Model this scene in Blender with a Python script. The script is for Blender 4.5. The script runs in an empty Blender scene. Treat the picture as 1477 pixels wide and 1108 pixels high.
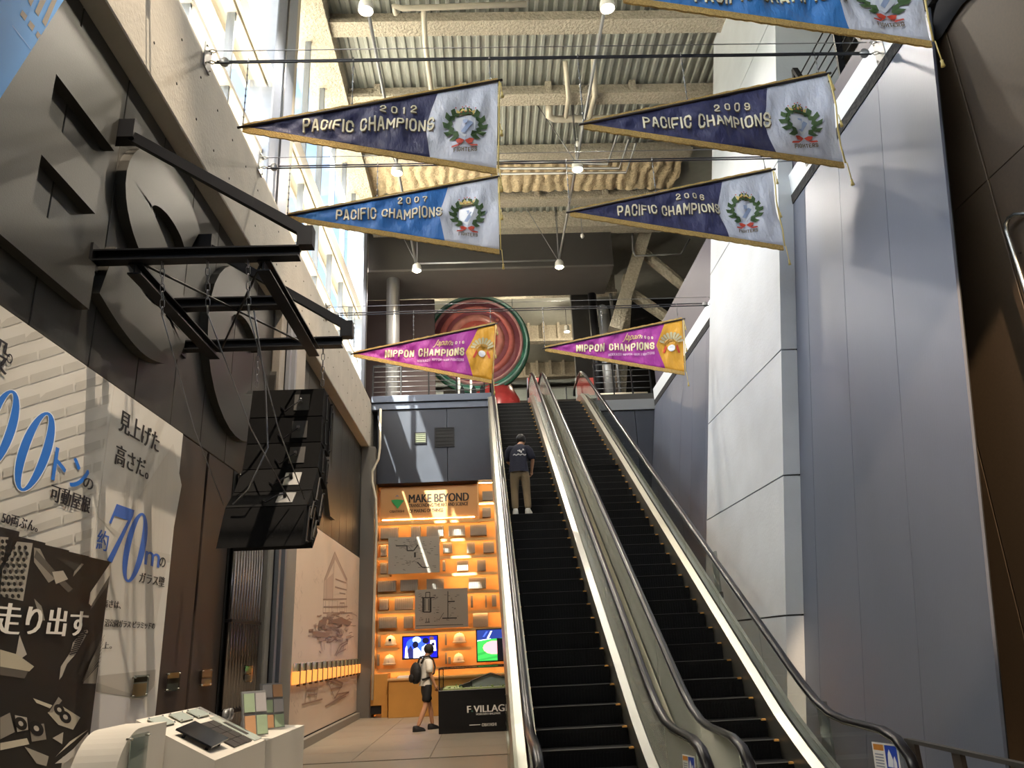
import bpy, bmesh, math, random
from mathutils import Vector, Matrix
random.seed(7)
SC = bpy.context.scene
COL = SC.collection
PI = math.pi
# ------------------------------------------------------------------ camera
W_PX, H_PX, F_PX = 1477.0, 1108.0, 1109.0
CXP, CYP = 738.5, 554.0
PITCH, YAW, ROLL, CAM_H = math.radians(18.9), math.radians(2.5), math.radians(2.6), 1.55
CAM = Vector((0, 0, CAM_H))
FW = Vector((math.sin(YAW)*math.cos(PITCH), math.cos(YAW)*math.cos(PITCH), math.sin(PITCH)))
RT0 = FW.cross(Vector((0, 0, 1))).normalized()
UP0 = RT0.cross(FW)
RT = math.cos(ROLL)*RT0 - math.sin(ROLL)*UP0
UPV = math.sin(ROLL)*RT0 + math.cos(ROLL)*UP0
cd = bpy.data.cameras.new('camera')
cd.sensor_fit = 'HORIZONTAL'; cd.sensor_width = 36.0; cd.lens = 36.0*F_PX/W_PX
cd.clip_start = 0.05; cd.clip_end = 500
camo = bpy.data.objects.new('camera', cd); COL.objects.link(camo)
camo.matrix_world = Matrix(((RT.x, UPV.x, -FW.x, CAM.x), (RT.y, UPV.y, -FW.y, CAM.y), (RT.z, UPV.z, -FW.z, CAM.z), (0, 0, 0, 1)))
SC.camera = camo
# ------------------------------------------------------------------ sky, sun, exposure
SUN_DIR = Vector((0.30, 0.50, -0.92)).normalized()          # the way the sunlight travels
wd = bpy.data.worlds.new('sky'); SC.world = wd; wd.use_nodes = True
wn = wd.node_tree.nodes; bg = wn['Background']
sky = wn.new('ShaderNodeTexSky'); sky.sky_type = 'NISHITA'; sky.sun_disc = False
sky.sun_elevation = math.asin(-SUN_DIR.z); sky.sun_rotation = math.atan2(-SUN_DIR.x, -SUN_DIR.y)
sky.air_density = 1.0; sky.dust_density = 5.0
wd.node_tree.links.new(sky.outputs[0], bg.inputs[0]); bg.inputs[1].default_value = 0.56
sl = bpy.data.lights.new('sun', 'SUN'); sl.energy = 36.0; sl.angle = 0.01; sl.color = (1.0, 0.93, 0.82)
so = bpy.data.objects.new('sun', sl); COL.objects.link(so)
so.rotation_euler = SUN_DIR.to_track_quat('-Z', 'Y').to_euler(); so.location = (-12, -10, 30)
SC.view_settings.view_transform = 'Standard'; SC.view_settings.look = 'None'
SC.view_settings.exposure = 0.90; SC.view_settings.gamma = 1.0; SC.view_settings.use_curve_mapping = False

# ------------------------------------------------------------------ pixel -> place helpers
def ray(u, v):
    return RT*((u-CXP)/F_PX) + UPV*(-(v-CYP)/F_PX) + FW
def onX(u, v, X):
    d = ray(u, v); return CAM + d*((X-CAM.x)/d.x)
def onY(u, v, Y):
    d = ray(u, v); return CAM + d*((Y-CAM.y)/d.y)
def onZ(u, v, Z):
    d = ray(u, v); return CAM + d*((Z-CAM.z)/d.z)
LEAN = 0.1414                                               # the right wall leans out by this much per metre
def XL(z): return 4.026 + LEAN*z
def onL(u, v, off=0.0):
    d = ray(u, v); t = (4.026+off+LEAN*CAM.z-CAM.x)/(d.x-LEAN*d.z); return CAM + d*t
def rectY(x0, y0, x1, y1, Y):
    ym, xm = (y0+y1)/2, (x0+x1)/2
    return onY(x0, ym, Y).x, onY(x1, ym, Y).x, onY(xm, y1, Y).z, onY(xm, y0, Y).z   # X0,X1,Z0,Z1

# ------------------------------------------------------------------ materials
def lin(c):
    if isinstance(c, str):
        c = [int(c[i:i+2], 16)/255 for i in (0, 2, 4)]
    return tuple((x/12.92 if x <= 0.04045 else ((x+0.055)/1.055)**2.4) for x in c)
MATS = {}
def mat(name, col, rough=0.5, metal=0.0, noise=0.0, nscale=8.0, bump=0.0, bscale=40.0, spec=0.5, stretch=None, emit=0.0, emitcol=None, sheen=0.0):
    if name in MATS: return MATS[name]
    m = bpy.data.materials.new(name); m.use_nodes = True
    nt = m.node_tree; b = nt.nodes['Principled BSDF']
    c = lin(col); b.inputs['Base Color'].default_value = (*c, 1)
    b.inputs['Roughness'].default_value = rough; b.inputs['Metallic'].default_value = metal
    b.inputs['Specular IOR Level'].default_value = spec
    if sheen: b.inputs['Sheen Weight'].default_value = sheen
    if noise or bump:
        tc = nt.nodes.new('ShaderNodeTexCoord'); mp = nt.nodes.new('ShaderNodeMapping')
        nt.links.new(tc.outputs['Object'], mp.inputs[0])
        if stretch: mp.inputs['Scale'].default_value = stretch
    if noise:
        n = nt.nodes.new('ShaderNodeTexNoise'); n.inputs['Scale'].default_value = nscale; n.inputs['Detail'].default_value = 6
        nt.links.new(mp.outputs[0], n.inputs['Vector'])
        r = nt.nodes.new('ShaderNodeMapRange'); r.inputs[1].default_value = 0.25; r.inputs[2].default_value = 0.75
        r.inputs[3].default_value = 1-noise; r.inputs[4].default_value = 1+noise
        nt.links.new(n.outputs[0], r.inputs[0])
        mx = nt.nodes.new('ShaderNodeMix'); mx.data_type = 'RGBA'; mx.blend_type = 'MULTIPLY'; mx.inputs[0].default_value = 1
        mx.inputs[6].default_value = (*c, 1); nt.links.new(r.outputs[0], mx.inputs[7])
        nt.links.new(mx.outputs[2], b.inputs['Base Color'])
        rr = nt.nodes.new('ShaderNodeMapRange'); rr.inputs[3].default_value = max(0.02, rough-noise*0.3); rr.inputs[4].default_value = min(1, rough+noise*0.3)
        nt.links.new(n.outputs[0], rr.inputs[0]); nt.links.new(rr.outputs[0], b.inputs['Roughness'])
    if bump:
        n2 = nt.nodes.new('ShaderNodeTexNoise'); n2.inputs['Scale'].default_value = bscale; n2.inputs['Detail'].default_value = 5
        nt.links.new(mp.outputs[0], n2.inputs['Vector'])
        bp = nt.nodes.new('ShaderNodeBump'); bp.inputs['Strength'].default_value = bump; bp.inputs['Distance'].default_value = 0.05
        nt.links.new(n2.outputs[0], bp.inputs['Height']); nt.links.new(bp.outputs[0], b.inputs['Normal'])
    if emit:
        b.inputs['Emission Color'].default_value = (*lin(emitcol or col), 1); b.inputs['Emission Strength'].default_value = emit
    MATS[name] = m; return m
def glass_mat(name, tint=(0.93, 0.97, 0.95), refl=0.12, rough=0.02):
    if name in MATS: return MATS[name]
    m = bpy.data.materials.new(name); m.use_nodes = True; nt = m.node_tree
    for n in list(nt.nodes): nt.nodes.remove(n)
    out = nt.nodes.new('ShaderNodeOutputMaterial'); mx = nt.nodes.new('ShaderNodeMixShader')
    tr = nt.nodes.new('ShaderNodeBsdfTransparent'); tr.inputs[0].default_value = (*tint, 1)
    gl = nt.nodes.new('ShaderNodeBsdfGlossy'); gl.inputs['Roughness'].default_value = rough
    lw = nt.nodes.new('ShaderNodeLayerWeight'); lw.inputs[0].default_value = 0.5
    pw = nt.nodes.new('ShaderNodeMath'); pw.operation = 'POWER'; pw.inputs[1].default_value = 5; nt.links.new(lw.outputs['Facing'], pw.inputs[0])
    ma = nt.nodes.new('ShaderNodeMath'); ma.operation = 'MULTIPLY_ADD'; ma.inputs[1].default_value = 0.55; ma.inputs[2].default_value = refl*0.4; nt.links.new(pw.outputs[0], ma.inputs[0])
    nt.links.new(ma.outputs[0], mx.inputs[0]); nt.links.new(tr.outputs[0], mx.inputs[1]); nt.links.new(gl.outputs[0], mx.inputs[2])
    nt.links.new(mx.outputs[0], out.inputs[0]); MATS[name] = m; return m
def attr_mat(name, rough=0.6, emit=0.0, noise=0.0):
    """flat print: the colours of the printed shapes are stored per face"""
    if name in MATS: return MATS[name]
    m = bpy.data.materials.new(name); m.use_nodes = True; nt = m.node_tree; b = nt.nodes['Principled BSDF']
    a = nt.nodes.new('ShaderNodeAttribute'); a.attribute_name = 'ink'
    nt.links.new(a.outputs['Color'], b.inputs['Base Color']); b.inputs['Roughness'].default_value = rough
    if emit:
        nt.links.new(a.outputs['Color'], b.inputs['Emission Color']); b.inputs['Emission Strength'].default_value = emit
    MATS[name] = m; return m

# ------------------------------------------------------------------ mesh builder
class MB:
    def __init__(s): s.v = []; s.f = []; s.c = []; s.sm = []
    def add(s, vs, fs, col=None, smooth=False):
        o = len(s.v); s.v += [tuple(p) for p in vs]
        for f in fs: s.f.append([i+o for i in f]); s.c.append(col); s.sm.append(smooth)
        return s
    def box(s, x0, x1, y0, y1, z0, z1, col=None):
        if x0 > x1: x0, x1 = x1, x0
        if y0 > y1: y0, y1 = y1, y0
        if z0 > z1: z0, z1 = z1, z0
        return s.hexa([(x0,y0,z0),(x1,y0,z0),(x1,y1,z0),(x0,y1,z0),(x0,y0,z1),(x1,y0,z1),(x1,y1,z1),(x0,y1,z1)], col)
    def hexa(s, p, col=None):
        return s.add(p, [(3,2,1,0),(4,5,6,7),(0,1,5,4),(1,2,6,5),(2,3,7,6),(3,0,4,7)], col)
    def bevbox(s, x0, x1, y0, y1, z0, z1, b=0.01, col=None):
        """box with chamfered vertical and top edges, as a stack of rings"""
        def ring(i, z): return [(x0+i,y0+b,z),(x0+b,y0+i,z),(x1-b,y0+i,z),(x1-i,y0+b,z),(x1-i,y1-b,z),(x1-b,y1-i,z),(x0+b,y1-i,z),(x0+i,y1-b,z)]
        rs = [ring(b*0.5, z0), ring(0, z0+b), ring(0, z1-b), ring(b*0.5, z1)]
        vs = sum(rs, []); fs = []
        for k in range(3):
            for i in range(8): fs.append((k*8+i, k*8+(i+1) % 8, (k+1)*8+(i+1) % 8, (k+1)*8+i))
        fs.append(tuple(reversed(range(8)))); fs.append(tuple(range(24, 32)))
        return s.add(vs, fs, col)
    def obox(s, c, ax, ay, az, col=None):
        """box from a centre and three half-axis vectors"""
        c, ax, ay, az = map(Vector, (c, ax, ay, az))
        return s.hexa([c-ax-ay-az, c+ax-ay-az, c+ax+ay-az, c-ax+ay-az, c-ax-ay+az, c+ax-ay+az, c+ax+ay+az, c-ax+ay+az], col)
    def bar(s, p0, p1, w, h, up=(0,0,1), col=None):
        """rectangular bar from p0 to p1: w wide, h high"""
        p0, p1 = Vector(p0), Vector(p1); d = (p1-p0); L = d.length; d.normalize()
        u = Vector(up); sd = d.cross(u)
        if sd.length < 1e-4: sd = d.cross(Vector((1, 0, 0)))
        sd.normalize(); u2 = sd.cross(d)
        return s.obox((p0+p1)/2, d*(L/2), sd*(w/2), u2*(h/2), col)
    def ibeam(s, p0, p1, w, h, t=0.02, up=(0,0,1)):
        p0, p1 = Vector(p0), Vector(p1); d = (p1-p0).normalized(); u = Vector(up); sd = d.cross(u)
        if sd.length < 1e-4: sd = d.cross(Vector((1,0,0)))
        sd.normalize(); u2 = sd.cross(d); L = (p1-p0)/2; c = (p0+p1)/2
        s.obox(c+u2*(h/2-t/2), L, sd*(w/2), u2*(t/2)); s.obox(c-u2*(h/2-t/2), L, sd*(w/2), u2*(t/2))
        return s.obox(c, L, sd*(t/2), u2*(h/2-t))
    def prism(s, pts, off, col=None):
        """polygon pts (3D, flat) pushed along off"""
        n = len(pts); off = Vector(off); a = [Vector(p) for p in pts]; b = [p+off for p in a]
        fs = [tuple(range(n)), tuple(reversed(range(n, 2*n)))]
        for i in range(n): j = (i+1) % n; fs.append((j, i, n+i, n+j))
        return s.add(a+b, fs, col)
    def poly(s, pts, col=None): return s.add(pts, [tuple(range(len(pts)))], col)
    def tube(s, path, r, n=8, cap=True, smooth=True, col=None, radii=None):
        P = [Vector(p) for p in path]; m = len(P); vs = []; prev = None
        for i, p in enumerate(P):
            t = (P[min(i+1, m-1)]-P[max(i-1, 0)]).normalized()
            if prev is None:
                a = Vector((0, 0, 1)) if abs(t.z) < 0.9 else Vector((1, 0, 0))
                nrm = t.cross(a).normalized()
            else:
                nrm = (prev - t*prev.dot(t))
                if nrm.length < 1e-5: nrm = t.cross(Vector((0, 0, 1)))
                nrm.normalize()
            prev = nrm; bn = t.cross(nrm); rr = radii[i] if radii else r
            for k in range(n):
                a = 2*PI*k/n; vs.append(p + nrm*(rr*math.cos(a)) + bn*(rr*math.sin(a)))
        fs = []
        for i in range(m-1):
            for k in range(n):
                k2 = (k+1) % n; fs.append((i*n+k, i*n+k2, (i+1)*n+k2, (i+1)*n+k))
        if cap: fs.append(tuple(reversed(range(n)))); fs.append(tuple(range((m-1)*n, m*n)))
        return s.add(vs, fs, col, smooth)
    def cyl(s, p0, p1, r, n=12, col=None, r2=None):
        return s.tube([p0, p1], r, n, True, True, col, radii=[r, r2 if r2 is not None else r])
    def lathe(s, prof, c=(0,0,0), axis='z', n=24, col=None, smooth=True, a0=0, a1=2*PI):
        """prof = [(radius, height)]"""
        c = Vector(c); vs = []; full = abs(a1-a0-2*PI) < 1e-6; m = n if full else n+1
        for r, h in prof:
            for k in range(m):
                a = a0+(a1-a0)*k/n; x, y = r*math.cos(a), r*math.sin(a)
                q = {'z': (x, y, h), 'y': (x, h, y), 'x': (h, x, y)}[axis]; vs.append(c+Vector(q))
        fs = []
        for i in range(len(prof)-1):
            for k in range(n):
                k2 = (k+1) % m; fs.append((i*m+k, i*m+k2, (i+1)*m+k2, (i+1)*m+k))
        return s.add(vs, fs, col, smooth)
    def ball(s, c, r, n=10, col=None, sc=(1,1,1)):
        c = Vector(c); vs = []; m = n//2+1
        for i in range(m):
            t = PI*i/(m-1)
            for k in range(n):
                a = 2*PI*k/n; vs.append(c+Vector((r*sc[0]*math.sin(t)*math.cos(a), r*sc[1]*math.sin(t)*math.sin(a), r*sc[2]*math.cos(t))))
        fs = []
        for i in range(m-1):
            for k in range(n): k2 = (k+1) % n; fs.append((i*n+k, (i+1)*n+k, (i+1)*n+k2, i*n+k2))
        return s.add(vs, fs, col, True)
    def mesh(s, name, m=None):
        me = bpy.data.meshes.new(name); me.from_pydata(s.v, [], s.f); me.validate(verbose=False)
        if any(c is not None for c in s.c) and len(me.polygons) == len(s.c):
            at = me.color_attributes.new('ink', 'FLOAT_COLOR', 'CORNER'); k = 0; buf = []
            for p, c in zip(me.polygons, s.c):
                q = (*lin(c or 'ffffff'), 1.0)
                for _ in range(p.loop_total): buf += q
            at.data.foreach_set('color', buf)
        if len(me.polygons) == len(s.sm): me.polygons.foreach_set('use_smooth', s.sm)
        if m is not None: me.materials.append(m)
        me.update(); return me
WL = {}
def fix_normals(me):
    bm = bmesh.new(); bm.from_mesh(me); bmesh.ops.recalc_face_normals(bm, faces=bm.faces); bm.to_mesh(me); bm.free()
def tag(o, label=None, cat=None, group=None, kind=None):
    if label: o['label'] = label
    if cat: o['category'] = cat
    if group: o['group'] = group
    if kind: o['kind'] = kind
    return o
def link(name, me, parent=None, loc=(0,0,0)):
    o = bpy.data.objects.new(name, me); COL.objects.link(o); w = Vector(loc)
    if parent is not None:
        o.parent = parent; o.location = w-WL[parent.as_pointer()]
    else: o.location = w
    WL[o.as_pointer()] = w; return o
def obj(name, mb, m, parent=None, loc=(0,0,0), flip=True):
    me = mb.mesh(name, m)
    if flip: fix_normals(me)
    return link(name, me, parent, loc)
def thing(name, label, cat, loc=(0,0,0), group=None):
    o = bpy.data.objects.new(name, None); COL.objects.link(o); o.location = loc; o.empty_display_size = 0.1
    WL[o.as_pointer()] = Vector(loc); return tag(o, label, cat, group)
def struct(name, mb, m, parent=None):
    o = obj(name, mb, m, parent)
    if parent is None: o['kind'] = 'structure'
    return o
def dup(root, loc, label=None, group=None, rotz=None):
    def cp(o, par):
        c = o.copy(); COL.objects.link(c); c.parent = par
        for ch in o.children: cp(ch, c)
        return c
    r = cp(root, None); r.location = loc; WL[r.as_pointer()] = Vector(loc)
    if rotz is not None: r.rotation_euler.z = rotz
    if label: r['label'] = label
    if group: r['group'] = group
    return r
TXT = {}
def text_pts(body):
    """flat glyph mesh of the built-in font, scaled to a 1 x 1 box"""
    if body in TXT: return TXT[body]
    c = bpy.data.curves.new('glyphs', 'FONT'); c.body = body; c.resolution_u = 3
    ob = bpy.data.objects.new('glyphs', c); COL.objects.link(ob)
    dg = bpy.context.evaluated_depsgraph_get(); me = bpy.data.meshes.new_from_object(ob.evaluated_get(dg))
    vs = [(v.co.x, v.co.y) for v in me.vertices]; fs = [tuple(p.vertices) for p in me.polygons]
    bpy.data.objects.remove(ob); bpy.data.curves.remove(c); bpy.data.meshes.remove(me)
    x0 = min(v[0] for v in vs); x1 = max(v[0] for v in vs); y0 = min(v[1] for v in vs); y1 = max(v[1] for v in vs)
    vs = [((x-x0)/(x1-x0), (y-y0)/max(1e-6, y1-y0)) for x, y in vs]
    TXT[body] = (vs, fs); return TXT[body]
def text_mb(body, fn, bold=0.0, col=None, mb=None):
    """fn(x, y, layer) with x,y in 0..1 -> 3D point; bold repeats the glyphs slightly shifted"""
    mb = mb or MB(); vs, fs = text_pts(body)
    sh = [(0, 0)] if not bold else [(-bold, 0), (bold, 0), (0, 0)]
    for k, (dx, dy) in enumerate(sh):
        mb.add([fn(x+dx, y+dy, k) for x, y in vs], fs, col)
    return mb
# ================================================================== MATERIALS
M_panel = mat('dark_wall_panel', '383733', 0.42, 0.35, noise=0.10, nscale=1.5, bump=0.05, bscale=90)
M_panelR = mat('blue_grey_wall_panel', '6a7080', 0.42, 0.3, noise=0.06, nscale=1.2, bump=0.03, bscale=60, stretch=(1, 1, 0.2))
M_panelB = mat('slate_wall_panel', '363a44', 0.42, 0.3, noise=0.08, nscale=2)
M_conc = mat('concrete', 'a9a49a', 0.75, noise=0.10, nscale=2.5, bump=0.15, bscale=25)
M_concP = mat('pillar_concrete', 'c4c9cf', 0.6, noise=0.07, nscale=1.6, bump=0.08, bscale=20)
M_spray = mat('sprayed_fireproofing', 'b5ac9a', 0.95, noise=0.22, nscale=14, bump=1.0, bscale=16)
M_deck = mat('galvanised_deck', 'a4a69e', 0.5, 0.25, noise=0.08, nscale=4)
M_white = mat('white_paint', 'e8e6e0', 0.5)
M_black = mat('black_steel', '17171a', 0.45, 0.3, noise=0.12, nscale=6)
M_brown = mat('bronze_brown_panel', '4d4032', 0.6, 0.1, noise=0.12, nscale=30, bump=0.03, bscale=200)
M_dbrown = mat('dark_brown_panel', '3a302a', 0.5, 0.1, noise=0.1, nscale=20)
M_floor = mat('beige_floor', '968d7e', 0.45, noise=0.08, nscale=1.2, bump=0.02, bscale=30)
M_steel = mat('brushed_stainless', 'cfcdc4', 0.25, 0.95, noise=0.06, nscale=3, stretch=(1, 0.3, 1))
M_pipe = mat('painted_pipe', 'cfc7b4', 0.5, 0.1)
M_gpipe = mat('grey_pipe', '9a9a9a', 0.35, 0.5)
M_blue = mat('blue_grey_steel', '9fa8bb', 0.5, 0.1, noise=0.05)
M_alu = mat('window_frame_grey', '7f848c', 0.45, 0.3)
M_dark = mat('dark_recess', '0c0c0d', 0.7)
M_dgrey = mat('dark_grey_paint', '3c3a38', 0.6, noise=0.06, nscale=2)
M_mgrey = mat('mid_grey_paint', '6a6763', 0.6, noise=0.05, nscale=2)
M_cream = mat('cream_panel', 'cfc6b6', 0.6)
M_glass = glass_mat('clear_glass', (0.94, 0.97, 0.96), 0.10)
M_esgl = glass_mat('balustrade_glass', (0.90, 0.93, 0.92), 0.15, 0.03)
M_wire = mat('steel_wire', '8a8a8c', 0.3, 0.8)
M_dwire = mat('dark_cable', '3a3a40', 0.5, 0.3)
M_warm = mat('lamp_lens', 'fff2d8', 0.5, emit=30.0, emitcol='ffe9c4')
M_rubber = mat('black_rubber', '141318', 0.28)

# ================================================================== FLOOR
b = MB(); b.box(-3.75, 9, -6.2, 22.4, -0.3, 0)
fl = struct('floor', b, M_floor)
b = MB(); b.box(-90, -3.76, -60, 90, -0.5, -0.3)
struct('floor_outside', b, mat('pale_paving', 'b3ada2', 0.9))
# thin joints of the big floor tiles: each visible tile a very low slab
tile = MB(); tile.bevbox(0.004, 1.196, 0.004, 1.196, 0, 0.012, 0.004)
tme = tile.mesh('floor_tile', M_floor); fix_normals(tme)
for i in range(4):
    for j in range(7): link('floor_tile', tme, fl, (-3.35+1.2*i, 13.0+1.2*j, 0.0))
b = MB(); b.box(-3.40, -3.30, 13.0, 21.2, 0.013, 0.16)
struct('baseboard_left', b, mat('grey_baseboard', '8a857c', 0.6))

# ================================================================== LEFT WALL
XW = -3.44
b = MB(); b.box(-3.75, -3.47, -6.2, 22.4, 0, 7.15)
wl = struct('wall_left', b, M_dark)
pan = MB(); pan.bevbox(-3.47, XW, 0.005, 0.917, 4.045, 7.14, 0.006)
pme = pan.mesh('panel', M_panel); fix_normals(pme)
Y0 = 6.45-0.9225*13
for k in range(31):
    y = Y0+0.9225*k
    if y > 21.9: break
    link('panel', pme, wl, (0, y, 0))
# lower cladding: brown panels, dark slot, concrete wall column, grey end post
def lowpanel(y0, y1, m, z1=4.03, x1=XW, name='panel'):
    q = MB(); q.bevbox(-3.47, x1, y0, y1, 0, z1, 0.006); return obj(name, q, m, wl)
lowpanel(8.66, 9.50, M_dbrown); lowpanel(9.57, 10.53, M_dbrown)
lowpanel(-6.0, 3.4, M_dgrey)
b = MB(); b.bevbox(-3.438, -3.28, 12.0, 13.72, 0, 7.14, 0.02); tr7 = struct('trim_7', b, mat('column_concrete', '8f8b84', 0.7, noise=0.08, nscale=2, bump=0.1))
b = MB(); b.box(-3.28, -3.20, 12.25, 12.36, 0, 7.1); b.box(-3.28, -3.20, 12.62, 12.73, 0, 7.1); b.box(-3.28, -3.26, 12.25, 12.73, 0, 7.1)
obj('steel_channel', b, M_alu, tr7)
b = MB(); b.bevbox(-3.438, -3.05, 21.45, 21.795, 0, 7.14, 0.01); struct('trim_8', b, mat('post_grey', '6e6a64', 0.5, 0.2))
# bundle of steel pipes standing against the wall
pt = thing('steel_pipe_bundle', 'row of upright shiny steel pipes between brown panel and concrete column', 'pipes', (-3.4, 11.2, 0))
pp = MB(); pp.cyl((0, 0, 0), (0, 0, 4.0), 0.045, 10); ppm = pp.mesh('pipe', mat('polished_steel', '8d8580', 0.18, 1.0))
for k in range(11): link('pipe', ppm, pt, (-3.385, 10.66+0.125*k, 0.0))
b = MB(); b.box(-3.438, -3.432, 10.54, 11.99, 0, 4.03); obj('backing', b, M_dark, pt)
b = MB(); b.box(-3.432, -3.335, 10.6, 11.97, 2.02, 2.06); b.box(-3.432, -3.335, 10.6, 11.97, 0.9, 0.94); obj('clamp_bar', b, M_black, pt)
# concrete beam above the wall, with sill band
b = MB(); b.bevbox(-3.9, -3.22, -6.2, 22.3, 7.15, 8.52, 0.02)
struct('trim_1', b, M_conc)
b = MB(); b.box(-3.9, -3.34, -6.2, 22.3, 8.52, 8.80)
struct('trim_2', b, mat('sill_band', 'bdb4a4', 0.6, noise=0.05))
# form-tie holes of the concrete beam
hb = MB()
for k in range(30):
    y = 4.6+0.6*k
    for z in (7.55, 8.15): hb.cyl((-3.2205, y, z), (-3.216, y, z), 0.016, 6)
o = obj('tie_holes', hb, M_dark); tag(o, 'small dark form tie holes in the concrete beam face', 'holes', kind='stuff')

# ================================================================== RAISED LETTERS ON THE LEFT WALL
# outlines were measured on the wall plane but show the front edge, 0.1 m nearer: bring them to that plane
def frontp(p): k = 3.34/3.44; return (p[0]*k, CAM_H+(p[1]-CAM_H)*k)
def letter(nm, label, polys, holes=None, th=0.10):
    q = MB()
    for pl in polys: q.prism([(XW+0.001, y, z) for y, z in map(frontp, pl)], (th, 0, 0))
    o = obj(nm, q, M_panel); tag(o, label, 'letter', 'raised letters on the dark wall'); return o
def arc(cy, cz, ry, rz, a0, a1, n=18): return [(cy+ry*math.cos(math.radians(a0+(a1-a0)*i/n)), cz+rz*math.sin(math.radians(a0+(a1-a0)*i/n))) for i in range(n+1)]
letter('raised_letter', 'raised dark grey letter E on the wall above the striped poster',
       [[(4.62,4.54),(6.33,4.54),(6.33,4.98),(5.31,4.98),(5.31,5.43),(6.20,5.43),(6.20,5.80),(5.31,5.80),(5.31,6.22),(6.36,6.22),(6.36,6.92),(4.62,6.92)]])
# S: outer and inner edges of one continuous stroke
def band(path, half):
    out = []; inn = []; n = len(path)
    for i in range(n):
        a = path[max(i-1, 0)]; c = path[min(i+1, n-1)]; dy, dz = c[0]-a[0], c[1]-a[1]; L = math.hypot(dy, dz) or 1
        h = half[i] if isinstance(half, list) else half
        out.append((path[i][0]-dz/L*h, path[i][1]+dy/L*h)); inn.append((path[i][0]+dz/L*h, path[i][1]-dy/L*h))
    return out, inn
def stroke_letter(nm, label, path, half, th=0.10, closed=False):
    o1, i1 = band(path, half); o1 = [frontp(p) for p in o1]; i1 = [frontp(p) for p in i1]; q = MB(); n = len(path)
    A = [(XW+0.001, y, z) for y, z in o1]+[(XW+0.001, y, z) for y, z in i1]
    B = [(x+th, y, z) for x, y, z in A]; vs = A+B; N = 2*n; fs = []
    rng = range(n) if closed else range(n-1)
    for i in rng:
        j = (i+1) % n
        fs += [(N+i, N+j, N+n+j, N+n+i), (i, n+i, n+j, j), (i, j, N+j, N+i), (n+i, N+n+i, N+n+j, n+j)]
    if not closed: fs += [(0, N, N+n, n), (n-1, n+n-1, N+n+n-1, N+n-1)]
    q.add(vs, fs); o = obj(nm, q, M_panel); return tag(o, label, 'letter', 'raised letters on the dark wall')
def smooth(P, n=5):
    out = []
    for i in range(len(P)-1):
        a, b_, c, d = P[max(i-1, 0)], P[i], P[i+1], P[min(i+2, len(P)-1)]
        for k in range(n):
            t = k/n; out.append(tuple(0.5*(2*b_[j]+(c[j]-a[j])*t+(2*a[j]-5*b_[j]+4*c[j]-d[j])*t*t+(3*b_[j]-a[j]-3*c[j]+d[j])*t**3) for j in (0, 1)))
    return out+[P[-1]]
spath = smooth([(8.42,6.38),(8.1,6.55),(7.6,6.60),(7.15,6.47),(6.94,6.17),(7.10,5.90),(7.55,5.70),(8.0,5.48),(8.18,5.18),(7.98,4.97),(7.5,4.86),(7.0,4.92),(6.55,5.05)])
stroke_letter('raised_letter', 'raised dark grey letter S on the wall behind the black steel frame', spath, 0.30)
stroke_letter('raised_letter', 'raised dark grey letter C on the wall behind the hanging speakers', arc(10.6, 5.75, 1.15, 0.90, 40, 320, 26), 0.34)
stroke_letter('raised_letter', 'raised dark grey round letter O on the wall beyond the speakers', arc(13.75, 5.72, 1.15, 0.90, 0, 345, 23), 0.34, closed=True)
letter('raised_letter', 'raised dark grey letter N on the wall near the corner post',
       [[(15.6,4.5),(16.2,4.5),(16.2,5.9),(17.3,4.5),(17.9,4.5),(17.9,6.9),(17.3,6.9),(17.3,5.5),(16.2,6.9),(15.6,6.9)]])

# ================================================================== RIGHT: LEANING WALL, PILLAR, PARAPET
def leanbox(mb, y0, y1, z0, z1, o0, o1):
    return mb.hexa([(XL(z0)+o0,y0,z0),(XL(z0)+o1,y0,z0),(XL(z0)+o1,y1,z0),(XL(z0)+o0,y1,z0),(XL(z1)+o0,y0,z1),(XL(z1)+o1,y0,z1),(XL(z1)+o1,y1,z1),(XL(z1)+o0,y1,z1)])
b = MB(); leanbox(b, 6.70, 21.8, 0, 8.18, 0.03, 0.05)
wr = struct('wall_right', b, M_dark)
q = MB(); leanbox(q, 0.004, 1.196, 0, 8.18, 0.0, 0.028); lpm = q.mesh('panel', M_panelR); fix_normals(lpm)
ys = [6.68, 7.87, 9.06, 10.25-0.69+0.69]
for y in (6.68, 7.88, 9.08): link('panel', lpm, wr, (0, y, 0))
q = MB(); leanbox(q, 10.284, 10.75, 0, 8.18, 0.0, 0.028); obj('panel', q, M_panelR, wr)
for k in range(6):
    y = 14.85+1.158*k; q = MB(); leanbox(q, y+0.004, y+1.154, 0, 8.18, 0, 0.028); obj('panel', q, M_panelR, wr)
# pillar of concrete lifts
pl = thing('concrete_pillar', 'pale leaning concrete pillar rising past the parapet to the ceiling', 'pillar', (4.2, 12.8, 0))
zs = [0, 1.80, 3.72, 5.65, 9.0, 12.2, 15.3]
for i in range(len(zs)-1):
    q = MB(); leanbox(q, 10.75, 14.85, zs[i]+0.012, zs[i+1]-0.012, -0.245, 0.9 if zs[i] > 8.5 else 0.0); obj('concrete_lift', q, M_concP, pl)
q = MB(); leanbox(q, 10.79, 14.81, 0, 15.3, -0.215, -0.02); obj('joint_core', q, mat('joint_grey', '55585c', 0.9), pl)  # grey core showing in the open joints between lifts
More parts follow.
